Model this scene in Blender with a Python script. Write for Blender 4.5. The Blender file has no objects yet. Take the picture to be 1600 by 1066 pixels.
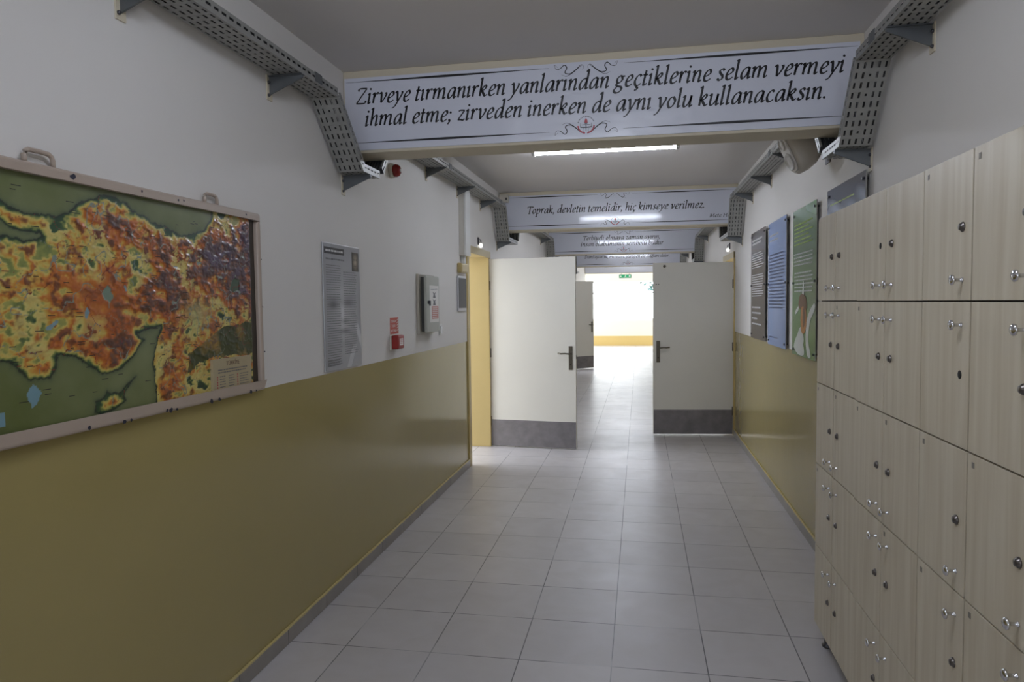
import bpy, bmesh, math, random
import numpy as np
from mathutils import Vector, Matrix, noise

random.seed(7)
S = bpy.context.scene
COL = S.collection

# ---------------------------------------------------------------- camera
CAM_LOC = (0.0, 0.0, 1.5536)
R0 = Vector((0.98383969, 0.17862028, -0.01242012))        # right
R1 = Vector((-0.00249456, -0.05568555, -0.99844524))      # down
R2 = Vector((-0.17903419, 0.98234104, -0.05434008))       # forward
cd = bpy.data.cameras.new('camera'); cam = bpy.data.objects.new('camera', cd); COL.objects.link(cam)
m = Matrix.Identity(4)
for i in range(3):
    m[i][0] = R0[i]; m[i][1] = -R1[i]; m[i][2] = -R2[i]; m[i][3] = CAM_LOC[i]
cam.matrix_world = m
cd.sensor_width = 36.0; cd.lens = 1096.03 / 1600 * 36.0
cd.clip_start = 0.05; cd.clip_end = 200
S.camera = cam

# ---------------------------------------------------------------- view, world, daylight
S.view_settings.view_transform = 'Standard'; S.view_settings.look = 'None'
S.view_settings.exposure = 0.0; S.view_settings.gamma = 1.0; S.view_settings.use_curve_mapping = False
S.cycles.max_bounces = 10; S.cycles.diffuse_bounces = 6; S.cycles.glossy_bounces = 4
S.cycles.sample_clamp_indirect = 8.0
LAMP = 60.0            # radiance of the lit ceiling tubes
ROOM_L, ROOM_R, BACK = 210.0, 170.0, 42.0   # watts of daylight: classrooms left and right, added fill behind the camera
W = bpy.data.worlds.new('world'); S.world = W; W.use_nodes = True
W.node_tree.nodes['Background'].inputs[0].default_value = (0.90, 0.96, 1.0, 1)
W.node_tree.nodes['Background'].inputs[1].default_value = 11.0

def daylight_and_fill(name, loc, direction, sx, sy, power, col=(0.80, 0.87, 1.0)):
    l = bpy.data.lights.new(name, 'AREA'); l.shape = 'RECTANGLE'; l.size = sx; l.size_y = sy
    l.energy = power; l.color = col
    o = bpy.data.objects.new(name, l); COL.objects.link(o); o.location = loc
    o.rotation_euler = Vector(direction).to_track_quat('-Z', 'Y').to_euler()
    return o
daylight_and_fill('classroom_daylight', (-4.9, 6.9, 1.65), (1, 0, -0.05), 3.6, 1.5, ROOM_L)
daylight_and_fill('classroom_daylight', (4.4, 9.2, 1.65), (-1, 0, -0.05), 3.6, 1.5, ROOM_R)
daylight_and_fill('back_fill', (-.27, -3.85, 1.75), (0, 1, 0.05), 2.2, 1.5, BACK, (0.74, 0.82, 1.0))  # added fill behind the camera, the back wall has no window
daylight_and_fill('hall_fill', (-3.3, 23.2, 1.7), (1, 0, -.1), 3.0, 1.5, 90)  # added pair of fills to brighten the hall, no side windows there
daylight_and_fill('hall_fill', (3.3, 23.2, 1.7), (-1, 0, -.1), 3.0, 1.5, 90)
daylight_and_fill('classroom_daylight', (-4.9, 15.4, 1.65), (1, 0, -0.05), 3.0, 1.5, ROOM_L * .6)

# ---------------------------------------------------------------- dimensions
XL, XR, ZC = -1.60, 1.068, 2.83
BEAMS = [3.70, 8.10, 12.47, 16.87, 21.0]
BEAM_D, BEAM_Z = 0.21, 2.385

# ---------------------------------------------------------------- materials
MATS = {}
def pmat(name, col, rough=0.6, metal=0.0, var=0.0, vscale=8.0, bump=0.0, bscale=60.0, coat=0.0, spec=0.5, emit=None, estr=0.0, bdist=0.002):
    if name in MATS: return MATS[name]
    M = bpy.data.materials.new(name); M.use_nodes = True; nt = M.node_tree; b = nt.nodes['Principled BSDF']
    b.inputs['Base Color'].default_value = (*col, 1); b.inputs['Roughness'].default_value = rough
    b.inputs['Metallic'].default_value = metal; b.inputs['Specular IOR Level'].default_value = spec
    b.inputs['Coat Weight'].default_value = coat; b.inputs['Coat Roughness'].default_value = 0.08
    if emit:
        b.inputs['Emission Color'].default_value = (*emit, 1); b.inputs['Emission Strength'].default_value = estr
    tc = nt.nodes.new('ShaderNodeTexCoord')
    if var > 0:
        n = nt.nodes.new('ShaderNodeTexNoise'); n.inputs['Scale'].default_value = vscale; n.inputs['Detail'].default_value = 4
        nt.links.new(tc.outputs['Object'], n.inputs['Vector'])
        mx = nt.nodes.new('ShaderNodeMix'); mx.data_type = 'RGBA'
        mx.inputs[6].default_value = (*[c * (1 - var) for c in col], 1); mx.inputs[7].default_value = (*[min(1, c * (1 + var)) for c in col], 1)
        nt.links.new(n.outputs['Fac'], mx.inputs[0]); nt.links.new(mx.outputs[2], b.inputs['Base Color'])
    if bump > 0:
        n2 = nt.nodes.new('ShaderNodeTexNoise'); n2.inputs['Scale'].default_value = bscale; n2.inputs['Detail'].default_value = 3
        nt.links.new(tc.outputs['Object'], n2.inputs['Vector'])
        bp = nt.nodes.new('ShaderNodeBump'); bp.inputs['Strength'].default_value = bump; bp.inputs['Distance'].default_value = bdist
        nt.links.new(n2.outputs['Fac'], bp.inputs['Height']); nt.links.new(bp.outputs['Normal'], b.inputs['Normal'])
    MATS[name] = M
    return M

def nd(nt, t, **kw):
    n = nt.nodes.new(t)
    for k, v in kw.items(): setattr(n, k, v)
    return n
def math_node(nt, op, a, b=None):
    n = nt.nodes.new('ShaderNodeMath'); n.operation = op
    for i, v in enumerate((a, b)):
        if v is None: continue
        if isinstance(v, (int, float)): n.inputs[i].default_value = v
        else: nt.links.new(v, n.inputs[i])
    return n.outputs[0]
def mixc(nt, fac, a, b):
    n = nt.nodes.new('ShaderNodeMix'); n.data_type = 'RGBA'
    for s, v in ((0, fac), (6, a), (7, b)):
        if isinstance(v, tuple): n.inputs[s].default_value = (*v, 1)
        elif isinstance(v, (int, float)): n.inputs[s].default_value = v
        else: nt.links.new(v, n.inputs[s])
    return n.outputs[2]

WHITE_WALL = (0.735, 0.712, 0.678)
DADO = (0.365, 0.298, 0.122)
CREAM = (0.62, 0.555, 0.42)

def wall_mat():
    M = bpy.data.materials.new('two tone wall paint'); M.use_nodes = True; nt = M.node_tree; b = nt.nodes['Principled BSDF']
    tc = nd(nt, 'ShaderNodeTexCoord'); sp = nd(nt, 'ShaderNodeSeparateXYZ'); nt.links.new(tc.outputs['Object'], sp.inputs[0])
    n = nd(nt, 'ShaderNodeTexNoise'); n.inputs['Scale'].default_value = 1.6; n.inputs['Detail'].default_value = 3; nt.links.new(tc.outputs['Object'], n.inputs['Vector'])
    wob = math_node(nt, 'MULTIPLY', n.outputs['Fac'], 0.006)
    up = math_node(nt, 'GREATER_THAN', math_node(nt, 'ADD', sp.outputs['Z'], wob), 1.199)
    wc = mixc(nt, n.outputs['Fac'], tuple(c * .97 for c in WHITE_WALL), tuple(c * 1.03 for c in WHITE_WALL))
    dc = mixc(nt, n.outputs['Fac'], tuple(c * .95 for c in DADO), tuple(c * 1.05 for c in DADO))
    nt.links.new(mixc(nt, up, dc, wc), b.inputs['Base Color'])
    r = nd(nt, 'ShaderNodeMapRange'); nt.links.new(up, r.inputs[0]); r.inputs[3].default_value = 0.16; r.inputs[4].default_value = 0.75
    nt.links.new(r.outputs[0], b.inputs['Roughness'])
    n2 = nd(nt, 'ShaderNodeTexNoise'); n2.inputs['Scale'].default_value = 5; n2.inputs['Detail'].default_value = 2; nt.links.new(tc.outputs['Object'], n2.inputs['Vector'])
    bp = nd(nt, 'ShaderNodeBump'); bp.inputs['Strength'].default_value = 0.12; bp.inputs['Distance'].default_value = 0.012
    nt.links.new(n2.outputs['Fac'], bp.inputs['Height']); nt.links.new(bp.outputs['Normal'], b.inputs['Normal'])
    return M

def floor_mat():
    M = bpy.data.materials.new('floor tiles'); M.use_nodes = True; nt = M.node_tree; b = nt.nodes['Principled BSDF']
    tc = nd(nt, 'ShaderNodeTexCoord'); mp = nd(nt, 'ShaderNodeMapping'); nt.links.new(tc.outputs['Object'], mp.inputs[0])
    mp.inputs['Location'].default_value = (1.31975 + 0.002, -2.9355 + 0.002, 0)
    br = nd(nt, 'ShaderNodeTexBrick'); br.offset = 0.0; br.squash = 1.0; nt.links.new(mp.outputs[0], br.inputs['Vector'])
    br.inputs['Scale'].default_value = 1.0; br.inputs['Brick Width'].default_value = 0.4; br.inputs['Row Height'].default_value = 0.4
    br.inputs['Mortar Size'].default_value = 0.0026; br.inputs['Mortar Smooth'].default_value = 0.0
    br.inputs['Color1'].default_value = (0.51, 0.49, 0.495, 1); br.inputs['Color2'].default_value = (0.575, 0.55, 0.55, 1)
    n0 = nd(nt, 'ShaderNodeTexNoise'); n0.inputs['Scale'].default_value = 2.3; n0.inputs['Detail'].default_value = 5; nt.links.new(tc.outputs['Object'], n0.inputs['Vector'])
    gc = nd(nt, 'ShaderNodeValToRGB'); gc.color_ramp.elements[0].position = 0.50; gc.color_ramp.elements[0].color = (0.12, 0.12, 0.125, 1)
    gc.color_ramp.elements[1].position = 0.66; gc.color_ramp.elements[1].color = (0.5, 0.5, 0.51, 1)
    nt.links.new(n0.outputs['Fac'], gc.inputs[0]); nt.links.new(gc.outputs[0], br.inputs['Mortar'])
    n = nd(nt, 'ShaderNodeTexNoise'); n.inputs['Scale'].default_value = 5; n.inputs['Detail'].default_value = 6; n.inputs['Distortion'].default_value = 1.0; nt.links.new(tc.outputs['Object'], n.inputs['Vector'])
    dirt = nd(nt, 'ShaderNodeMapRange'); nt.links.new(n.outputs['Fac'], dirt.inputs[0]); dirt.inputs[1].default_value = .3; dirt.inputs[2].default_value = .7; dirt.inputs[3].default_value = 0; dirt.inputs[4].default_value = .18
    nt.links.new(mixc(nt, dirt.outputs[0], br.outputs['Color'], (0.36, 0.325, 0.285)), b.inputs['Base Color'])
    rr = nd(nt, 'ShaderNodeMapRange'); nt.links.new(n.outputs['Fac'], rr.inputs[0]); rr.inputs[1].default_value = .3; rr.inputs[2].default_value = .7; rr.inputs[3].default_value = .31; rr.inputs[4].default_value = .40
    nt.links.new(rr.outputs[0], b.inputs['Roughness'])
    bp = nd(nt, 'ShaderNodeBump'); bp.invert = True; bp.inputs['Strength'].default_value = 0.5; bp.inputs['Distance'].default_value = 0.002
    nt.links.new(br.outputs['Fac'], bp.inputs['Height'])
    n3 = nd(nt, 'ShaderNodeTexNoise'); n3.inputs['Scale'].default_value = 9; n3.inputs['Detail'].default_value = 3; nt.links.new(tc.outputs['Object'], n3.inputs['Vector'])
    b2 = nd(nt, 'ShaderNodeBump'); b2.inputs['Strength'].default_value = 0.35; b2.inputs['Distance'].default_value = 0.004
    nt.links.new(n3.outputs['Fac'], b2.inputs['Height']); nt.links.new(bp.outputs['Normal'], b2.inputs['Normal'])
    nt.links.new(b2.outputs['Normal'], b.inputs['Normal'])
    return M

def skirting_mat():
    M = bpy.data.materials.new('skirting tile'); M.use_nodes = True; nt = M.node_tree; b = nt.nodes['Principled BSDF']
    tc = nd(nt, 'ShaderNodeTexCoord'); sp = nd(nt, 'ShaderNodeSeparateXYZ'); nt.links.new(tc.outputs['Object'], sp.inputs[0])
    fy = math_node(nt, 'FRACT', math_node(nt, 'DIVIDE', math_node(nt, 'ADD', sp.outputs['Y'], 20 - 2.9355 + 0.035), 0.4))
    joint = math_node(nt, 'LESS_THAN', fy, 0.012)
    n = nd(nt, 'ShaderNodeTexNoise'); n.inputs['Scale'].default_value = 9; n.inputs['Detail'].default_value = 4; nt.links.new(tc.outputs['Object'], n.inputs['Vector'])
    tile = mixc(nt, n.outputs['Fac'], (0.20, 0.185, 0.165), (0.34, 0.31, 0.28))
    t2 = mixc(nt, joint, tile, (0.06, 0.06, 0.06))
    top = math_node(nt, 'GREATER_THAN', math_node(nt, 'ADD', sp.outputs['Z'], math_node(nt, 'MULTIPLY', n.outputs['Fac'], 0.014)), 0.0755)
    nt.links.new(mixc(nt, top, t2, (0.56, 0.46, 0.20)), b.inputs['Base Color'])
    b.inputs['Roughness'].default_value = 0.3
    return M

def wood_mat():
    M = bpy.data.materials.new('pale maple laminate'); M.use_nodes = True; nt = M.node_tree; b = nt.nodes['Principled BSDF']
    tc = nd(nt, 'ShaderNodeTexCoord'); oi = nd(nt, 'ShaderNodeObjectInfo')
    add = nd(nt, 'ShaderNodeVectorMath', operation='ADD'); cmb = nd(nt, 'ShaderNodeCombineXYZ')
    nt.links.new(math_node(nt, 'MULTIPLY', oi.outputs['Random'], 40.0), cmb.inputs[1]); nt.links.new(math_node(nt, 'MULTIPLY', oi.outputs['Random'], 17.0), cmb.inputs[2])
    nt.links.new(tc.outputs['Object'], add.inputs[0]); nt.links.new(cmb.outputs[0], add.inputs[1])
    mp = nd(nt, 'ShaderNodeMapping'); mp.inputs['Scale'].default_value = (30, 30, 1.6); nt.links.new(add.outputs[0], mp.inputs[0])
    n = nd(nt, 'ShaderNodeTexNoise'); n.inputs['Scale'].default_value = 1.0; n.inputs['Detail'].default_value = 5; n.inputs['Distortion'].default_value = 0.5; nt.links.new(mp.outputs[0], n.inputs['Vector'])
    mp2 = nd(nt, 'ShaderNodeMapping'); mp2.inputs['Scale'].default_value = (11, 11, 0.8); nt.links.new(add.outputs[0], mp2.inputs[0])
    n2 = nd(nt, 'ShaderNodeTexNoise'); n2.inputs['Scale'].default_value = 1.0; n2.inputs['Detail'].default_value = 3; nt.links.new(mp2.outputs[0], n2.inputs['Vector'])
    r = nd(nt, 'ShaderNodeValToRGB'); e = r.color_ramp.elements
    e[0].position = .30; e[0].color = (0.53, 0.462, 0.335, 1); e[1].position = .66; e[1].color = (0.63, 0.572, 0.445, 1)
    nt.links.new(n.outputs['Fac'], r.inputs[0])
    r2 = nd(nt, 'ShaderNodeMapRange'); nt.links.new(n2.outputs['Fac'], r2.inputs[0]); r2.inputs[1].default_value = .58; r2.inputs[2].default_value = .75; r2.inputs[3].default_value = 0; r2.inputs[4].default_value = .40
    nt.links.new(mixc(nt, r2.outputs[0], r.outputs[0], (0.50, 0.42, 0.29)), b.inputs['Base Color'])
    b.inputs['Roughness'].default_value = 0.42
    return M

def attr_mat(name, rough=0.3, coat=0.0):
    if name in MATS: return MATS[name]
    M = bpy.data.materials.new(name); M.use_nodes = True; nt = M.node_tree; b = nt.nodes['Principled BSDF']
    a = nd(nt, 'ShaderNodeAttribute'); a.attribute_name = 'print'; nt.links.new(a.outputs['Color'], b.inputs['Base Color'])
    b.inputs['Roughness'].default_value = rough; b.inputs['Coat Weight'].default_value = coat; b.inputs['Coat Roughness'].default_value = 0.06
    MATS[name] = M
    return M

def chipped_mat():
    M = bpy.data.materials.new('chipped pinkish beige enamel'); M.use_nodes = True; nt = M.node_tree; b = nt.nodes['Principled BSDF']
    tc = nd(nt, 'ShaderNodeTexCoord')
    n = nd(nt, 'ShaderNodeTexNoise'); n.inputs['Scale'].default_value = 7; n.inputs['Detail'].default_value = 5; n.inputs['Roughness'].default_value = .65; nt.links.new(tc.outputs['Object'], n.inputs['Vector'])
    chip = math_node(nt, 'GREATER_THAN', n.outputs['Fac'], 0.725)
    nt.links.new(mixc(nt, chip, (0.43, 0.35, 0.285), (0.025, 0.028, 0.05)), b.inputs['Base Color'])
    b.inputs['Roughness'].default_value = 0.3
    return M

def galv_mat(name, col, rough=.42, metal=.55):
    return pmat(name, col, rough=rough, metal=metal, var=.18, vscale=14, bump=.05, bscale=90)

M_WALL = wall_mat(); M_FLOOR = floor_mat(); M_SKIRT = skirting_mat(); M_WOOD = wood_mat(); M_ENAMEL = chipped_mat()
M_CEIL = pmat('ceiling paint', (0.72, 0.69, 0.665), .8, var=.03, vscale=2)
M_BEAM = pmat('cream beam paint', CREAM, .6, var=.04, vscale=3)
M_BANNER = pmat('glossy banner film', (0.68, 0.70, 0.78), .24, bump=1.0, bscale=2.6, var=.02, vscale=4, coat=.6, bdist=.016)
M_INK = pmat('black print', (0.012, 0.011, 0.012), .4)
M_RED = pmat('red print', (0.42, 0.03, 0.05), .4)
M_GREYINK = pmat('grey print', (0.10, 0.10, 0.12), .4)
M_GALV = galv_mat('galvanised tray steel', (0.315, 0.315, 0.295), .45, .3)
M_GALVD = galv_mat('dark galvanised steel', (0.15, 0.16, 0.165))
M_CABLE = pmat('dark cable sheath', (.03, .03, .032), .5)
M_YELLOW = pmat('yellow door frame paint', (0.52, 0.395, 0.165), .35, var=.05, vscale=4)
M_FRAMETOP = pmat('ochre door casing paint', (0.42, 0.34, 0.17), .4, var=.05, vscale=4)
M_LEAF = pmat('off white door paint', (0.70, 0.675, 0.60), .45, var=.04, vscale=3, bump=.05, bscale=8)
M_KICK = pmat('scuffed grey kick plate', (0.215, 0.20, 0.205), .45, metal=.35, var=.35, vscale=12)
M_BRONZE = pmat('tarnished brass', (0.16, 0.14, 0.11), .35, metal=.8)
M_CHROME = pmat('polished chrome', (0.72, 0.72, 0.74), .16, metal=1.0)
M_LOCK = pmat('dull nickel lock', (0.17, 0.155, 0.145), .3, metal=.9)
M_DARK = pmat('black hollow', (0.012, 0.011, 0.010), .8)
M_GAP = pmat('painted gap shade', (0.05, 0.042, 0.035), .7)
M_WHITEP = pmat('white plastic', (0.72, 0.72, 0.70), .35)
M_TUBE = pmat('lit lamp diffuser', (0.9, 0.9, 0.9), .4, emit=(0.80, 0.86, 1.0), estr=LAMP)
M_SCREW = pmat('steel screw', (0.10, 0.10, 0.11), .35, metal=.8)

# ---------------------------------------------------------------- mesh helpers
class MB:
    def __init__(s): s.v = []; s.f = []; s.smooth = []
    def add(s, vs, fs, smooth=False):
        o = len(s.v); s.v += [tuple(v) for v in vs]; s.f += [tuple(i + o for i in f) for f in fs]; s.smooth += [smooth] * len(fs)
        return s
    def box(s, a, b):
        x0, y0, z0 = a; x1, y1, z1 = b
        x0, x1 = min(x0, x1), max(x0, x1); y0, y1 = min(y0, y1), max(y0, y1); z0, z1 = min(z0, z1), max(z0, z1)
        return s.add([(x0, y0, z0), (x1, y0, z0), (x1, y1, z0), (x0, y1, z0), (x0, y0, z1), (x1, y0, z1), (x1, y1, z1), (x0, y1, z1)],
              [(0, 3, 2, 1), (4, 5, 6, 7), (0, 1, 5, 4), (1, 2, 6, 5), (2, 3, 7, 6), (3, 0, 4, 7)])
    def prism(s, poly, axis, a, b):          # closed polygon extruded along a world axis
        def P(q, t):
            return {'x': (t, q[0], q[1]), 'y': (q[0], t, q[1]), 'z': (q[0], q[1], t)}[axis]
        n = len(poly)
        return s.add([P(q, a) for q in poly] + [P(q, b) for q in poly],
              [tuple(range(n))[::-1], tuple(range(n, 2 * n))] + [(i, (i + 1) % n, n + (i + 1) % n, n + i) for i in range(n)])
    def loft(s, rings, caps=True, smooth=True):
        n = len(rings[0]); vs = [p for r in rings for p in r]; fs = []
        for k in range(len(rings) - 1):
            for i in range(n):
                fs.append((k * n + i, k * n + (i + 1) % n, (k + 1) * n + (i + 1) % n, (k + 1) * n + i))
        s.add(vs, fs, smooth)
        if caps:
            s.add(rings[0], [tuple(range(n))[::-1]]); s.add(rings[-1], [tuple(range(n))])
        return s
    def lathe(s, prof, origin, direction, n=20):   # prof: (distance along direction, radius)
        d = Vector(direction).normalized(); a = d.orthogonal().normalized(); b = d.cross(a); o = Vector(origin)
        rings = [[o + d * t + (a * math.cos(2 * math.pi * i / n) + b * math.sin(2 * math.pi * i / n)) * max(r, 1e-5) for i in range(n)] for t, r in prof]
        return s.loft(rings)
    def tube(s, pts, r, n=10):
        pts = [Vector(p) for p in pts]; rings = []
        ref = Vector((0.13, 0.31, 0.94))
        for i, p in enumerate(pts):
            t = (pts[min(i + 1, len(pts) - 1)] - pts[max(i - 1, 0)]).normalized()
            a = t.cross(ref).normalized(); b = t.cross(a)
            rings.append([p + (a * math.cos(2 * math.pi * k / n) + b * math.sin(2 * math.pi * k / n)) * r for k in range(n)])
        return s.loft(rings)
    def build(s, name, mat, parent=None, bevel=0.0, seg=2, origin=None):
        me = bpy.data.meshes.new(name)
        vs = s.v
        if origin is not None: vs = [(v[0] - origin[0], v[1] - origin[1], v[2] - origin[2]) for v in vs]
        me.from_pydata(vs, [], s.f); me.update()
        for p, sm in zip(me.polygons, s.smooth): p.use_smooth = sm
        bm = bmesh.new(); bm.from_mesh(me); bmesh.ops.remove_doubles(bm, verts=bm.verts, dist=1e-6)
        if all(len(f.verts) > 2 for f in bm.faces) and any(s.smooth) is False: bmesh.ops.recalc_face_normals(bm, faces=bm.faces)
        elif any(s.smooth): bmesh.ops.recalc_face_normals(bm, faces=bm.faces)
        bm.to_mesh(me); bm.free()
        me.materials.append(mat)
        o = bpy.data.objects.new(name, me); COL.objects.link(o)
        if origin is not None: o.location = origin
        if parent is not None: put(o, parent)
        if bevel > 0:
            bv = o.modifiers.new('bevel', 'BEVEL'); bv.width = bevel; bv.segments = seg; bv.limit_method = 'ANGLE'
        return o

def world_mat(o):
    M = Matrix.LocRotScale(o.location, o.rotation_euler, o.scale)
    if o.parent is None: return M
    return world_mat(o.parent) @ o.matrix_parent_inverse @ M
def put(o, parent):                       # parent, keeping the place where it was built
    o.parent = parent; o.matrix_parent_inverse = world_mat(parent).inverted()
def tag(o, label=None, cat=None, group=None, kind=None):
    for k, v in (('label', label), ('category', cat), ('group', group), ('kind', kind)):
        if v: o[k] = v
    return o
def empty(name, loc=(0, 0, 0)):
    o = bpy.data.objects.new(name, None); COL.objects.link(o); o.location = loc; o.empty_display_size = .05
    return o
def box(name, a, b, mat, parent=None, bevel=0.0, origin=None):
    return MB().box(a, b).build(name, mat, parent, bevel, origin=origin)
def structure(o): o['kind'] = 'structure'; return o

class Plane2:                              # a drawing plane: origin, right, up, normal
    def __init__(s, o, u, v): s.o = Vector(o); s.u = Vector(u); s.v = Vector(v); s.n = s.u.cross(s.v)
    def __call__(s, a, b, d=0.0): return tuple(s.o + s.u * a + s.v * b + s.n * d)
def left_wall(x): return Plane2((x, 0, 0), (0, 1, 0), (0, 0, 1))         # a = y, b = z, normal +x
def right_wall(x): return Plane2((x, 0, 0), (0, -1, 0), (0, 0, 1))       # a = -y, b = z, normal -x
def facing(y): return Plane2((0, y, 0), (1, 0, 0), (0, 0, 1))            # a = x, b = z, normal -y

def flat(mb, P, pts, d): mb.add([P(a, b, d) for a, b in pts], [tuple(range(len(pts)))])
def slab(mb, P, a0, b0, a1, b1, d0, d1):
    pts = [(a0, b0), (a1, b0), (a1, b1), (a0, b1)]
    vs = [P(a, b, d0) for a, b in pts] + [P(a, b, d1) for a, b in pts]
    mb.add(vs, [(0, 3, 2, 1), (4, 5, 6, 7), (0, 1, 5, 4), (1, 2, 6, 5), (2, 3, 7, 6), (3, 0, 4, 7)])
    return mb
def disc(mb, P, a, b, r, d, n=14): flat(mb, P, [(a + r * math.cos(2 * math.pi * i / n), b + r * math.sin(2 * math.pi * i / n)) for i in range(n)], d)

def spline(pts, sub=7, closed=False):
    P = [Vector((p[0], p[1])) for p in pts]; out = []; n = len(P)
    if n < 3: return [tuple(P[0].lerp(P[-1], t / sub)) for t in range(sub + 1)]
    for i in range(n if closed else n - 1):
        if closed: a, b, c, d = P[i - 1], P[i], P[(i + 1) % n], P[(i + 2) % n]
        else: a, b, c, d = P[max(i - 1, 0)], P[i], P[i + 1], P[min(i + 2, n - 1)]
        for k in range(sub):
            t = k / sub
            out.append(tuple(0.5 * ((2 * b) + (c - a) * t + (2 * a - 5 * b + 4 * c - d) * t * t + (3 * b - a - 3 * c + d) * t ** 3)))
    out.append(tuple(P[0] if closed else P[-1]))
    return out
def ribbon(mb, P, pts, halfw, d):          # a stroke: points with a half width for each
    n = len(pts); L = []; R = []
    for i in range(n):
        a = Vector(pts[max(i - 1, 0)]); b = Vector(pts[min(i + 1, n - 1)]); t = b - a
        t = t.normalized() if t.length > 1e-9 else Vector((1, 0)); nrm = Vector((-t.y, t.x))
        w = halfw[i] if not callable(halfw) else halfw(t, i / (n - 1))
        p = Vector(pts[i]); L.append(p + nrm * w); R.append(p - nrm * w)
    mb.add([P(q.x, q.y, d) for q in L] + [P(q.x, q.y, d) for q in R], [(i, n + i, n + i + 1, i + 1) for i in range(n - 1)])

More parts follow.
